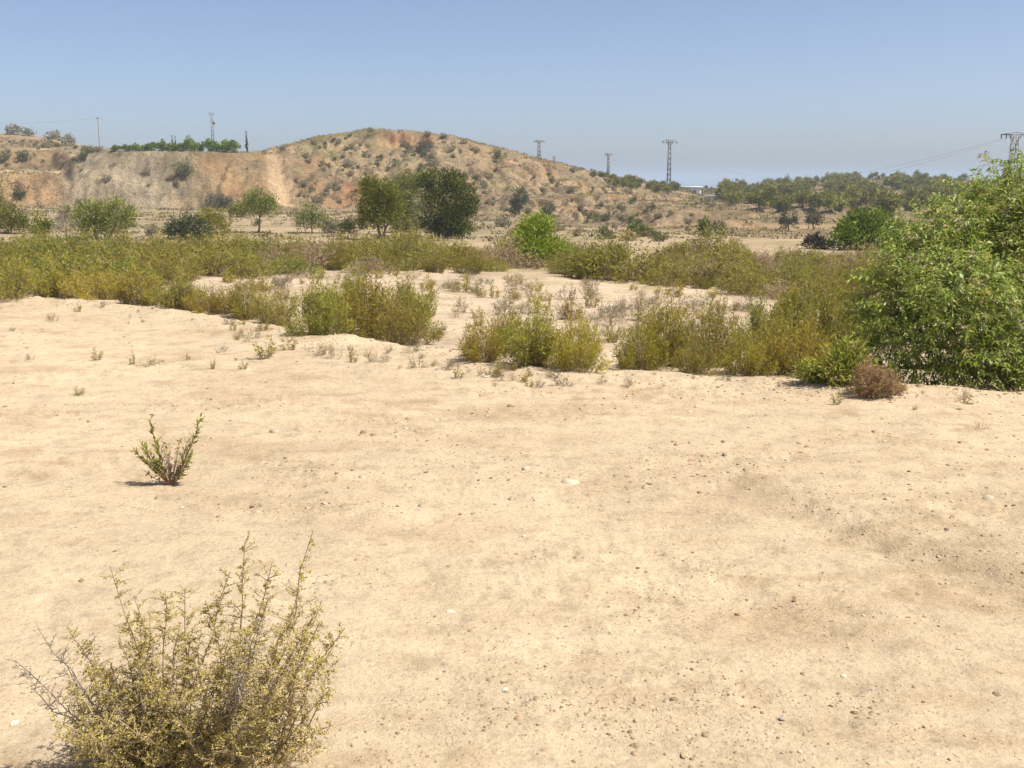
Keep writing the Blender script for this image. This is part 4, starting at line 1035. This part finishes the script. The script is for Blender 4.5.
# dots of scrub over the slopes
def scrub():
    RS.seed(57)
    cand = []
    def area(n, poly, place_txt):
        x0, x1 = min(p[0] for p in poly), max(p[0] for p in poly)
        tops = [p for p in poly[:len(poly) // 2]]; bots = poly[len(poly) // 2:][::-1]
        for _ in range(n):
            px = RS.uniform(x0, x1)
            a = np.interp(px, [p[0] for p in tops], [p[1] for p in tops]); b = np.interp(px, [p[0] for p in bots], [p[1] for p in bots])
            cand.append((px, RS.uniform(a, b), place_txt))
    area(9, [(64, 160), (265, 158), (265, 207), (64, 207)], 'on the bare cut bank under the hedge')
    area(14, [(0, 146), (95, 150), (95, 168), (0, 168)], 'on the upper terraces at the left')
    area(14, [(0, 137), (75, 146), (75, 149), (0, 147)], 'along the skyline terrace at the left')
    area(58, [(296, 150), (330, 137), (375, 134), (375, 208), (296, 208)][0:2] + [(375, 134)] + [(375, 206), (330, 206), (296, 206)], 'on the hill left of the summit cliff')
    area(76, [(375, 146), (440, 142), (500, 156), (500, 212), (440, 212), (375, 200)], 'on the hill below the summit cliff')
    area(30, [(500, 158), (560, 170), (640, 190), (640, 226), (560, 222), (500, 216)], 'on the long slope right of the hill')
    area(30, [(560, 205), (640, 205), (720, 206), (720, 232), (640, 230), (560, 228)], 'on the low terraces above the river bed')
    area(22, [(0, 208), (150, 210), (300, 212), (300, 232), (150, 238), (0, 230)], 'on the flat below the cut bank')
    area(18, [(480, 222), (600, 228), (730, 236), (730, 246), (600, 240), (480, 236)], 'at the back of the river bed')
    hh = hits([(a, b) for a, b, _ in cand]); n = 0
    txt = ['grey scrub bush', 'dark olive scrub bush', 'dry brown scrub bush', 'dull green scrub bush']
    for (px, row, t), h in zip(cand, hh):
        if np.isnan(h[0]) or h[1] > 330: continue
        if abs(px - 279) < 14 and 155 < row < 206: continue
        k = RS.choice(4, p=[0.36, 0.30, 0.12, 0.22])
        w = RS.uniform(0.7, 1.5) * RS.choice([0.8, 1.0, 1.5], p=[.45, .4, .15]) * (0.75 + h[1] / 500)
        if 'bank' in t and 'flat' not in t: w *= 0.8
        place(SCRUB[k], (h[0], h[1], h[2] - 0.05), RS.uniform(0, 6), (w, w, w * RS.uniform(0.75, 1.2)), txt[k] + ' ' + t, 'bush', txt[k] + 'es ' + t)
scrub()

# fine scrub between them: one mass nobody could count
def ground_scrub():
    RS.seed(59)
    n = 40000
    Yr = np.sqrt(RS.uniform(75.0 ** 2, 440.0 ** 2, n)); u0 = RS.uniform(ray(-15, 190)[0], ray(1000, 190)[0], n)
    s0, px0, _ = zone(u0 * Yr, Yr)
    ok = (s0 > 4.6) & (s0 < np.where(px0 > 700, 11.02, 10.6)) & ((Yr < 310) | (px0 > 640))
    hh = np.stack([u0 * Yr, Yr, height(u0 * Yr, Yr)], 1)[ok]
    zz = hh[:, 2]; rows = 384 - FPX * ((zz - CAMZ) / hh[:, 1] * CP + SP) / (CP - (zz - CAMZ) / hh[:, 1] * SP)
    pts = np.stack([px0[ok], rows], 1)
    n1 = vnoise(hh[:, 0] / 6, hh[:, 1] / 6, 5)
    mb = MB()
    for p, h, q in zip(pts, hh, n1):
        if np.isnan(h[0]) or q < 0.42 or (abs(p[0] - 279) < 14 and 155 < p[1] < 206): continue
        if 62 < p[0] < 262 and p[1] < 206 and RS.uniform() < 0.75: continue
        if p[0] > 780 and h[1] > 170 and RS.uniform() < 0.6: continue
        m = 9; r = RS.uniform(0.12, 0.34) * (0.6 + h[1] / 400)
        P = h + RS.normal(size=(m, 3)) * r * np.array([1, 1, 0.15]); P[:, 2] = h[2] - 0.05
        D = RS.normal(size=(m, 3)) * 0.7 + np.array([0, 0, 0.8])
        pal = GREYG if RS.uniform() < 0.55 else (DRY if RS.uniform() < 0.6 else OLIVE)
        if p[0] > 690 and h[1] > 170: pal = FARPINE if RS.uniform() < 0.5 else GREYG; r *= 1.2
        mb.leaves(P, D, rnd(m, 0.7, 1.5) * r * 1.3, rnd(m, .5, .9) * r, pick(pal, m))
    o = ob('ground_scrub', mb.mesh('ground_scrub', M_SHRUB))
    tag(o, 'sparse low dry scrub and grass tufts over the slopes', 'scrub', None, 'stuff')
ground_scrub()

# ------------------------------------------------------------------ hedge and cypresses on the cut bank
def hedge():
    RS.seed(61)
    P = [(116, 153, 10, 8), (126, 153, 10, 8), (136, 153, 10, 9), (145, 153, 9, 8), (154, 153, 11, 10), (163, 153, 10, 12), (172, 153, 11, 10), (180, 153, 10, 9), (190, 153, 11, 15), (198, 153, 10, 10), (209, 153, 11, 13), (217, 153, 10, 10), (226, 153, 11, 13), (234, 153, 11, 12)]
    protos = []
    for k in range(3):
        e = thing('hedge_tree', None, 'tree', (0, 0, 0))
        mb, tr = MB(), MB()
        clump_crown(mb, [((0, 0, 0.45), (0.42, 0.42, 0.42)), ((0.2, 0.1, 0.62), (0.28, 0.28, 0.3)), ((-0.2, -0.1, 0.55), (0.28, 0.28, 0.3)), ((0.02, 0, 0.82), (0.18, 0.18, 0.2))], 900, 0.16, 0.07, [(0.16, 0.235, 0.025), (0.20, 0.27, 0.03), (0.125, 0.185, 0.02)], sub=0.35, shell=0.4)
        tr.tube([(0, 0, -0.1), (0.02, 0, 0.3), (0, 0.02, 0.7)], 0.04, 0.02, (0.15, 0.11, 0.08), 5)
        kid('trunk', tr.mesh('trunk', M_WOOD, True), e); kid('crown', mb.mesh('crown', M_PINE), e); protos.append(e)
    names = ['first and leftmost', 'second', 'third', 'fourth', 'fifth', 'sixth', 'seventh', 'eighth', 'ninth', 'tenth', 'eleventh', 'twelfth', 'thirteenth', 'last and rightmost']
    for i, (px, row, wp, hp) in enumerate(P):
        Y = 221.0 + RS.uniform(-.6, .6); u, w = ray(px, row); x = float(u) * Y; z = gz(x, Y); m = Y / FPX / CP
        top = at(px, row - hp, Y)[2]
        lab = '%s green tree from the left in the hedge row above the bank' % names[i]
        if hp >= 15: lab = 'tallest pointed green tree of the hedge row on the cut bank'
        place(protos[i % 3], (x, Y, z), RS.uniform(0, 6), (wp * m * 1.15,) * 2 + ((top - z),), lab, 'tree', 'trees of the hedge row on the cut bank')
    # cypresses
    e = thing('cypress_tree', None, 'tree', (0, 0, 0)); mb, tr = MB(), MB()
    clump_crown(mb, [((0, 0, 0.2 + 0.13 * i), (0.10 * (1 - i * 0.13), 0.10 * (1 - i * 0.13), 0.12)) for i in range(6)], 700, 0.07, 0.03, [(0.035, 0.05, 0.03), (0.05, 0.065, 0.035)], sub=0.5, up=1.0)
    tr.tube([(0, 0, -0.05), (0, 0, 0.5), (0, 0, 0.97)], 0.03, 0.008, (0.12, 0.09, 0.07), 5)
    kid('trunk', tr.mesh('trunk', M_WOOD, True), e); kid('crown', mb.mesh('crown', M_PINE), e)
    for px, base, top, lab, Y in ((173, 153, 136, 'left one of two thin cypresses behind the hedge row', 245), (176, 153, 137, 'right one of two thin cypresses behind the hedge row', 246), (247, 153, 132, 'tall lone cypress at the right end of the hedge row', 226)):
        u, w = ray(px, base); x = float(u) * Y; z = gz(x, Y); H = at(px, top, Y)[2] - z
        place(e, (x, Y, z), px, (H * 0.62, H * 0.62, H), lab, 'tree', 'cypresses by the hedge row')
hedge()

# ------------------------------------------------------------------ wooded ridge on the right
def ridge():
    RS.seed(67)
    cand = []
    for _ in range(560):        # main wood
        px = RS.uniform(722, 985)
        a = np.interp(px, [722, 760, 850, 950, 985], [188, 186, 183, 188, 190]); b = np.interp(px, [722, 780, 850, 985], [203, 214, 216, 216])
        cand.append((px, a + (b - a) * RS.uniform(0, 1) ** 1.25, 0))
    for _ in range(80):
        px = RS.uniform(604, 705); a = np.interp(px, [604, 640, 705], [179, 184, 192]); cand.append((px, a + RS.uniform(0, 7), 1))
    hh = hits([(a, b) for a, b, _ in cand]); got = []
    cnt = {0: 0, 1: 0}
    for (px, row, t), h in zip(cand, hh):
        if np.isnan(h[0]): continue
        if 676 < px < 722 and row > 186: continue
        if got and min((h[0] - g[0]) ** 2 + (h[1] - g[1]) ** 2 for g in got) < (1.9 if t == 0 else 1.5) ** 2: continue
        if t == 0 and vnoise(np.array([h[0] / 14.]), np.array([h[1] / 14.]), 3)[0] < np.interp(px, [780, 830], [0.26, 0.44]): continue
        if cnt[t] > (190 if t == 0 else 42): continue
        cnt[t] += 1; got.append(h)
        H = RS.uniform(1.9, 3.9) if t == 0 else RS.uniform(1.3, 2.5)
        W = H * RS.uniform(0.95, 1.45)
        if t: lab, grp = 'small pine in the green row on the brow left of the white house', 'pines on the brow by the white house'
        elif row < 190: lab, grp = 'small pine on the skyline of the wooded ridge at the right', 'pines on the skyline of the right ridge'
        elif px < 800: lab, grp = 'dull green pine low on the ridge right of the white house', 'pines right of the white house'
        else: lab, grp = 'dull green pine on the reddish flank of the wooded ridge', 'pines on the flank of the right ridge'
        place(HPINE[RS.randint(4)], (h[0], h[1], h[2] - 0.1), RS.uniform(0, 6), (W, W, H), lab, 'tree', grp)
    # crest trees that stand against the sky
    pts = [(700 + 262 * k / 44.0, 0) for k in range(45)]
    for px, _ in pts:
        px += RS.uniform(-3, 3); Y = float(np.interp(ray(px, 185)[0], FZ[0], FZ[1])) - RS.uniform(0, 22)
        x = float(ray(px, 185)[0]) * Y; z = gz(x, Y); H = RS.uniform(1.5, 3.4) * np.interp(px, [700, 740, 800, 840, 950], [0.5, 0.75, 0.75, 1.0, 1.0])
        place(HPINE[RS.randint(4)], (x, Y, z - 0.1), RS.uniform(0, 6), (H * RS.uniform(.9, 1.3),) * 2 + (H,), 'small pine on the skyline of the wooded ridge at the right', 'tree', 'pines on the skyline of the right ridge')
ridge()

# ------------------------------------------------------------------ houses
def house(name, label, px0, px1, row_base, Y, hgt, depth, flat=True):
    xl = at(px0, row_base, Y)[0]; xr = at(px1, row_base, Y)[0]; xc = (xl + xr) / 2; w = xr - xl
    z = min(gz(xl, Y), gz(xr, Y), gz(xc, Y)) - 0.3
    zt = max(at((px0 + px1) / 2, row_base, Y)[2], gz(xc, Y)) + hgt
    e = thing(name, label, 'house', (xc, Y, z)); H = zt - z
    wl = MB(); wl.box((0, depth / 2, H / 2), (w, depth, H)); kid('wall', wl.mesh('wall', M_WHITE), e)
    rf = MB()
    rf.box((0, depth / 2, H + 0.14), (w + 0.7, depth + 0.7, 0.26))
    if not flat:
        rf.box((-w * 0.3, depth * .4, H + 0.6), (w * 0.18, w * .18, 0.7))
    kid('roof', rf.mesh('roof', M_ROOF), e)
    for k in range(2):
        wi = MB(); wi.box((-w * 0.28 + k * w * 0.5, -0.02, H - 1.3), (w * 0.11, 0.08, 1.0)); kid('window', wi.mesh('window', M_DARK), e)
    d = MB(); d.box((0, -0.02, H - 1.65), (0.9, 0.08, 2.0)); kid('door', d.mesh('door', M_DARK), e)
house('house', 'long low white house with flat roof on the far brow', 678, 701, 194.5, 300, 1.2, 7)
house('house', 'smaller white house with pale roof half sunk behind the slope', 708, 726, 203.0, 262, 0.75, 5)

# ------------------------------------------------------------------ power line
def pylon(name, label, px, row_base, row_top, Y, arm_px, style, w0, rz=0.0, haze=1):
    u, w = ray(px, row_base); x = float(u) * Y; z = gz(x, Y)
    H = at(px, row_top, Y)[2] - z
    e = thing(name, label, 'pylon', (x, Y, z), 'pylons of the power line', rz)
    m = Y / FPX / CP; A = arm_px * m / 2
    mast = MB(); w1 = w0 * 0.66; t = max(0.07, 0.42 * m)
    n = max(6, int(H / (w0 * 1.5)))
    for sx in (-1, 1):
        for sy in (-1, 1):
            mast.bar((sx * w0 / 2, sy * w0 / 2, -0.3), (sx * w1 / 2, sy * w1 / 2, H), t)
    for k in range(n):
        a, b = k / n, (k + 1) / n
        wa, wb = w0 + (w1 - w0) * a, w0 + (w1 - w0) * b
        for sx, sy, ax in ((1, 1, 0), (1, -1, 0), (1, 1, 1), (-1, 1, 1)):
            s_ = -1 if k % 2 else 1
            if ax == 0:
                p, q = (-s_ * wa / 2, sy * wa / 2, a * H), (s_ * wb / 2, sy * wb / 2, b * H)
            else:
                p, q = (sx * wa / 2, -s_ * wa / 2, a * H), (sx * wb / 2, s_ * wb / 2, b * H)
            mast.bar(p, q, t * 0.7)
    kid('mast', mast.mesh('mast', M_STEEL), e)
    arm = MB(); tips = []
    if style == 'V':       # two arms that rise, with a dip in the middle
        for s_ in (-1, 1):
            arm.bar((s_ * w1 / 2, 0, H * 0.86), (s_ * A * 0.55, 0, H * 1.0), t)
            arm.bar((s_ * w1 / 2, 0, H * 0.93), (s_ * A * 0.55, 0, H * 1.0), t)
            arm.bar((s_ * A * 0.55, 0, H), (s_ * A, 0, H * 0.955), t)
            arm.bar((s_ * w1 / 2, 0, H * 0.93), (s_ * A, 0, H * 0.945), t)
            tips.append((s_ * A, 0, H * 0.945)); 
        arm.bar((-A * 0.5, 0, H * 0.99), (A * 0.5, 0, H * 0.99), t * .7)
        tips.append((0, 0, H * 0.9))
    elif style == 'T':
        arm.bar((-A, 0, H), (A, 0, H), t * 1.2); arm.bar((-A, 0, H), (0, 0, H + 0.25), t * .7); arm.bar((A, 0, H), (0, 0, H + 0.25), t * .7)
        arm.bar((-A * .5, 0.0, H), (-w1 / 2, 0, H * .93), t * .7); arm.bar((A * .5, 0.0, H), (w1 / 2, 0, H * .93), t * .7)
        tips += [(-A * .95, 0, H), (-A * .62, 0, H), (-A * 0.3, 0, H), (A * .3, 0, H), (A * .62, 0, H), (A * .95, 0, H)]
    else:
        arm.bar((-A, 0, H), (A, 0, H), t * 1.1); tips += [(-A * .9, 0, H), (A * .9, 0, H)]
    kid('crossarm', arm.mesh('crossarm', M_STEEL), e)
    for q in tips:
        i_ = MB(); L_ = 0.45
        i_.tube([q, (q[0], q[1], q[2] - L_ * .5), (q[0], q[1], q[2] - L_)], 0.08, 0.06, (1, 1, 1), 6)
        kid('insulator', i_.mesh('insulator', M_PORC), e)
    if style == 'box':
        b = MB(); b.box((w0 * .7, 0, H * 0.76), (0.55, 0.5, 0.8)); b.box((w0 * .7, 0, H * 0.76 + .45), (0.35, 0.3, 0.12)); kid('transformer', b.mesh('transformer', M_PORC), e)
    return np.array([x, Y, z]), H, [np.array(q) for q in tips], rz
def world_tip(p, i):
    b, H, tips, rz = p; q = tips[i]; c, s_ = math.cos(rz), math.sin(rz)
    return b + np.array([q[0] * c - q[1] * s_, q[0] * s_ + q[1] * c, q[2] - 0.45])
def wire(label, a, b, sag, r):
    k = np.linspace(0, 1, 24)[:, None]
    P = a * (1 - k) + b * k; P[:, 2:] -= 4 * sag * k * (1 - k)
    mb = MB(); mb.tube(P, r, r, (1, 1, 1), 4)
    tag(ob('power_wire', mb.mesh('power_wire', M_CABLE)), label, 'wire', 'wires of the power line')
PA = pylon('pylon', 'tallest steel pylon with raised arms behind the white house', 668.5, 190, 139.5, 330, 15, 'V', 1.0, 0.15)
PB = pylon('pylon', 'small steel pylon standing over the tail of the hill crest', 608, 184, 153, 420, 7, 'V', 0.9, 0.2)
PC = pylon('pylon', 'steel pylon with raised arms rising behind the hill crest', 539, 172, 140, 345, 10, 'V', 0.9, 0.2)
PD = pylon('pylon', 'steel pylon with one level crossarm above the big leafy bush', 1007, 232, 134.5, 118, 29, 'T', 0.85, 0.05)
PE = pylon('pylon', 'slim lattice pylon with transformer box behind the hedge row', 213.5, 153, 113, 236, 4, 'box', 0.55, 0.3)
PF = pylon('pylon', 'tiny distant pylon just showing over the hill crest', 554, 176, 156.5, 640, 3.2, 'T', 1.6, 0.2)
def pole():
    h = hit(100.5, 154); Y = 223.0; u, w = ray(100.5, 153); x = float(u) * Y; z = gz(x, Y); H = at(100.5, 117, Y)[2] - z
    e = thing('utility_pole', 'slender grey concrete pole at the left end of the hedge row', 'pole', (x, Y, z))
    mb = MB(); mb.tube([(0, 0, -.3), (0, 0, H / 2), (0, 0, H)], 0.17, 0.10, (1, 1, 1), 8); kid('shaft', mb.mesh('shaft', M_CONC), e)
    a = MB(); a.box((0, 0, H - 0.25), (0.9, 0.12, 0.12)); kid('crossarm', a.mesh('crossarm', M_STEEL), e)
    return np.array([x, Y, z + H - 0.25])
PO = pole()
wire('upper sagging wire between the concrete pole and the slim pylon', PO + np.array([.35, 0, .05]), world_tip(PE, 0) + np.array([0, 0, -1.0]), 1.2, 0.028)
wire('wire running out of view to the left of the concrete pole', PO + np.array([-.35, 0, .05]), PO + np.array([-48, 4, 0.6]), 1.3, 0.028)
wire('upper wire hanging from the level crossarm towards the tallest pylon', world_tip(PD, 0), world_tip(PA, 1), 7.0, 0.014)
wire('lower wire hanging from the level crossarm towards the tallest pylon', world_tip(PD, 1), world_tip(PA, 0), 8.2, 0.014)

# ------------------------------------------------------------------ stones
def stone_mesh(seed, pal):
    RS.seed(seed)
    import bmesh
    bm = bmesh.new(); bmesh.ops.create_icosphere(bm, subdivisions=2, radius=1.0)
    V = np.array([v.co[:] for v in bm.verts])
    n = fbm(V[:, 0] * 1.3 + seed, V[:, 1] * 1.3 + V[:, 2] * 1.7, 3, seed)
    V = V * (1 + 0.5 * n)[:, None]
    for _ in range(9):
        d = RS.normal(size=3); d /= np.linalg.norm(d); k = V @ d; V -= np.maximum(k - RS.uniform(0.45, 0.8), 0)[:, None] * d
    for v, c in zip(bm.verts, V): v.co = c
    me = bpy.data.meshes.new('stone'); bm.to_mesh(me); bm.free(); me.materials.append(M_STONE)
    at_ = me.attributes.new('tint', 'FLOAT_COLOR', 'POINT'); c = np.array(pal)
    at_.data.foreach_set('color', np.tile(np.append(c, 1.0), len(V)).astype(np.float32))
    return me
def stones():
    SP = [ob('stone', stone_mesh(161, (0.40, 0.30, 0.19))), ob('stone', stone_mesh(162, (0.32, 0.235, 0.145))), ob('stone', stone_mesh(163, (0.48, 0.40, 0.30))), ob('stone', stone_mesh(164, (0.24, 0.175, 0.115))), ob('stone', stone_mesh(165, (0.28, 0.225, 0.20)))]
    RS.seed(71)
    def put(px, row, size, k, lab, grp='stones on the sand', flat=0.6):
        h = hit(px, row); m = h[1] / FPX / CP; r = size * m / 2 * 0.85
        place(SP[k], (h[0], h[1], h[2] + r * flat * 0.3), RS.uniform(0, 6), (r * RS.uniform(.9, 1.3), r * RS.uniform(.8, 1.1), r * flat), lab, 'stone', grp)
    put(782, 720, 10, 4, 'purple-grey rounded stone on the lower right sand'); put(14, 724, 11, 2, 'white stone by the shadow of the thorny shrub'); put(505, 690, 8, 2, 'whitish stone alone on the lower middle sand')
    put(684, 756, 12, 0, 'tan block at the bottom edge right of middle'); put(872, 713, 7, 3, 'dark stone at the right of the lower stone scatter'); put(81, 581, 8, 3, 'dark brown clod above the thorny shrub')
    put(182, 508, 7, 2, 'pale stone below the small leafy plant'); put(635, 722, 7, 3, 'upright dark clod in the lower middle'); put(575, 762, 8, 1, 'brown clod on the bottom edge in the middle')
    put(800, 752, 7, 2, 'pale pebble at the bottom right'); put(450, 612, 12, 2, 'flat cream stone set in the middle sand', flat=0.3); put(524, 536, 7, 2, 'cream stone in the centre of the sand', flat=.4)
    put(157, 366, 6, 2, 'small white stone beside the flattened grey weed'); put(487, 377, 12, 2, 'flat white slab before the central clump', flat=.35); put(844, 676, 9, 2, 'flat pale stone on the right sand', flat=.3)
    put(690, 461, 9, 1, 'brown clod on the middle right sand'); put(581, 409, 7, 1, 'brown clod below the central clump'); put(925, 635 + 92, 8, 0, 'tan stone on the far lower right sand')
    areas = [(600, 760, 660, 730, 46, 5.2, 'in the stony patch at the bottom right of centre'), (780, 900, 690, 750, 22, 4.6, 'in the lower right scatter'), (540, 700, 540, 700, 26, 3.6, 'on the middle sand'), (820, 1010, 480, 580, 30, 4.0, 'along the rut at the right'),
             (960, 1024, 640, 680, 12, 4.2, 'near the right edge'), (690, 960, 400, 480, 26, 3.2, 'on the sand below the leafy bush'), (20, 500, 500, 700, 30, 3.4, 'on the left and middle sand'), (330, 640, 700, 768, 22, 4.2, 'along the bottom edge')]
    pts = []; info = []
    for x0, x1, y0, y1, n, sz, t in areas:
        c = RS.uniform(size=(4, 2))
        for _ in range(n):
            q = c[RS.randint(4)] + RS.normal(size=2) * 0.16 if RS.uniform() < 0.6 else RS.uniform(size=2)
            pts.append((x0 + (x1 - x0) * np.clip(q[0], 0, 1), y0 + (y1 - y0) * np.clip(q[1], 0, 1))); info.append((sz, t))
    # whitish clods heaped along the sand edge
    for _ in range(46):
        px = RS.uniform(520, 960); pts.append((px, np.interp(px, [p[0] for p in EDGE], [p[1] for p in EDGE]) + RS.uniform(1, 9))); info.append((6.0, 'along the broken sand edge under the bushes'))
    txt = ['tan stone', 'brown clod', 'pale stone', 'dark clod', 'grey stone']
    for p, h, (sz, t) in zip(pts, hits(pts), info):
        k = RS.choice(5, p=[.3, .32, .13, .2, .05]) if sz != 6.0 else RS.choice(5, p=[.4, .15, .4, .03, .02])
        m = h[1] / FPX / CP; r = sz * RS.lognormal(-0.25, 0.42) * m / 2 * 0.7
        place(SP[k], (h[0], h[1], h[2] + r * RS.uniform(-0.15, 0.2)), RS.uniform(0, 6), (r * RS.uniform(.9, 1.7), r * RS.uniform(.7, 1.1), r * RS.uniform(.3, .6)), 'small %s %s' % (txt[k], t), 'stone', '%ss %s' % (txt[k], t))
    # crumbs of soil and grit, one uncountable mass
    mb = MB(); n = 46000
    u = RS.uniform(-0.62, 0.62, n); Y = 2.0 * (11.5 / 2.0) ** RS.uniform(0, 1, n) ** 0.85
    x = u * Y; s, _, _ = zone(x, Y)
    d, on = rut(x, Y)
    dens = ss(0.1, 0.6, fbm(x / 0.9, Y / 0.6, 4, 201)) * 0.8 + 0.06 + 0.9 * patch(x, Y) + 0.8 * on * np.exp(-((d - 0.35) / 0.5) ** 2) + 0.9 * np.exp(-((x - 0.65) / 0.3) ** 2 - ((Y - 3.05) / 0.22) ** 2)
    keep = (RS.uniform(size=n) < dens) & (s < 1.0); x, Y = x[keep], Y[keep]; n = len(x)
    z = height(x, Y); r = RS.lognormal(0, 0.5, n) * 0.0034
    octv = np.array([(1, 0, 0), (0, 1, 0), (-1, 0, 0), (0, -1, 0), (.6, .6, .8), (-.6, .6, .8), (-.6, -.6, .8), (.6, -.6, .8)])
    P = np.stack([x, Y, z - r * .15], 1)
    an = RS.uniform(0, 6.28, n); ca, sa = np.cos(an), np.sin(an)
    O = octv[None] * RS.uniform(0.6, 1.4, (n, 8, 3)) * r[:, None, None]
    V = np.stack([O[..., 0] * ca[:, None] - O[..., 1] * sa[:, None], O[..., 0] * sa[:, None] + O[..., 1] * ca[:, None], O[..., 2] * 0.6], -1) + P[:, None]
    q = np.array([(4, 5, 6, 7), (0, 1, 5, 4), (1, 2, 6, 5), (2, 3, 7, 6), (3, 0, 4, 7)])
    F = (q[None] + 8 * np.arange(n)[:, None, None]).reshape(-1, 4)
    C = np.repeat(pick([(0.37, 0.275, 0.17), (0.31, 0.225, 0.135), (0.42, 0.33, 0.22), (0.25, 0.18, 0.105)], n), 8, 0)
    mb.add(V.reshape(-1, 3), F, C)
    # coarser clods farther out, thrown up along the worked soil
    n = 9000; u = RS.uniform(-0.56, 0.56, n); Y = RS.uniform(5.2, 15.5, n); x = u * Y; s, _, _ = zone(x, Y)
    w = 0.05 + 0.5 * ss(0.15, 0.6, fbm(x / 1.4, Y / 1.4, 4, 205)) + 0.9 * patch(x, Y) + 0.8 * np.exp(-((s - 0.97) / 0.05) ** 2)
    k = (RS.uniform(size=n) < w) & (s < 1.02); x, Y = x[k], Y[k]; n = len(x)
    z = height(x, Y); r = RS.lognormal(0, 0.45, n) * 0.0085
    P = np.stack([x, Y, z - r * .2], 1); an = RS.uniform(0, 6.28, n); ca, sa = np.cos(an), np.sin(an)
    O = octv[None] * RS.uniform(0.6, 1.5, (n, 8, 3)) * r[:, None, None]
    V = np.stack([O[..., 0] * ca[:, None] - O[..., 1] * sa[:, None], O[..., 0] * sa[:, None] + O[..., 1] * ca[:, None], O[..., 2] * 0.7], -1) + P[:, None]
    F = (q[None] + 8 * np.arange(n)[:, None, None]).reshape(-1, 4)
    mb.add(V.reshape(-1, 3), F, np.repeat(pick([(0.38, 0.285, 0.18), (0.31, 0.225, 0.135), (0.44, 0.36, 0.25), (0.25, 0.18, 0.105)], n), 8, 0))
    tag(ob('gravel', mb.mesh('gravel', M_STONE)), 'fine grit and crumbs of dry soil over the sand', 'gravel', None, 'stuff')
stones()

# ------------------------------------------------------------------ haze, light, camera
def haze():
    mb = MB(); mb.box((0, 0, 0), (1, 1, 1))
    m, nt, out = new_mat('haze_air')
    v = N(nt, 'ShaderNodeVolumePrincipled'); v.inputs['Color'].default_value = (0.50, 0.59, 0.70, 1); v.inputs['Density'].default_value = 0.00040; v.inputs['Anisotropy'].default_value = 0.0
    nt.links.new(v.outputs[0], out.inputs['Volume'])
    o = ob('haze', mb.mesh('haze', m)); zb, zt = -38.0, 44.0
    o.location = (0, 0, (zb + zt) / 2); o.scale = (60400, 60400, zt - zb)
    tag(o, 'pale summer haze in the air over the whole valley', 'haze', None, 'stuff')
haze()

SUN_AZ, SUN_EL = R(107), R(60)        # azimuth from +Y (view) towards +X (right)
def lighting():
    w = bpy.data.worlds.new('World'); SC.world = w; w.use_nodes = True
    nt = w.node_tree; nt.nodes.clear()
    out = nt.nodes.new('ShaderNodeOutputWorld'); bg = nt.nodes.new('ShaderNodeBackground'); sk = nt.nodes.new('ShaderNodeTexSky')
    sk.sky_type = 'NISHITA'; sk.sun_disc = False; sk.sun_elevation = SUN_EL; sk.sun_rotation = SUN_AZ
    sk.altitude = 100; sk.air_density = 0.5; sk.dust_density = 1.9; sk.ozone_density = 1.3
    bg.inputs['Strength'].default_value = 0.086
    tn = nt.nodes.new('ShaderNodeVectorMath'); tn.operation = 'MULTIPLY'; tn.inputs[1].default_value = (1.07, 1.04, 1.0)   # a milkier summer blue
    nt.links.new(sk.outputs[0], tn.inputs[0]); nt.links.new(tn.outputs[0], bg.inputs['Color']); nt.links.new(bg.outputs[0], out.inputs['Surface'])
    l = bpy.data.lights.new('sun', 'SUN'); l.energy = 4.0; l.angle = R(0.53); l.color = (1.0, 0.95, 0.86)
    o = bpy.data.objects.new('sun', l); COL.objects.link(o)
    from mathutils import Vector
    d = Vector((math.sin(SUN_AZ) * math.cos(SUN_EL), math.cos(SUN_AZ) * math.cos(SUN_EL), math.sin(SUN_EL)))
    o.rotation_euler = d.to_track_quat('Z', 'Y').to_euler(); o.location = (20, 0, 40)
lighting()
cam = bpy.data.cameras.new('camera'); cam.sensor_width = 36; cam.lens = FPX / 1024 * 36; cam.clip_start = 0.05; cam.clip_end = 100000
co = bpy.data.objects.new('camera', cam); COL.objects.link(co); co.location = (0, 0, CAMZ); co.rotation_euler = (math.pi / 2 - PITCH, 0, 0)
SC.camera = co
SC.view_settings.view_transform = 'Standard'; SC.view_settings.look = 'None'; SC.view_settings.gamma = 1; SC.view_settings.exposure = 1.06
SC.cycles.use_denoising = True
SC.cycles.max_bounces = 6; SC.cycles.diffuse_bounces = 3; SC.cycles.transparent_max_bounces = 4; SC.cycles.volume_bounces = 1
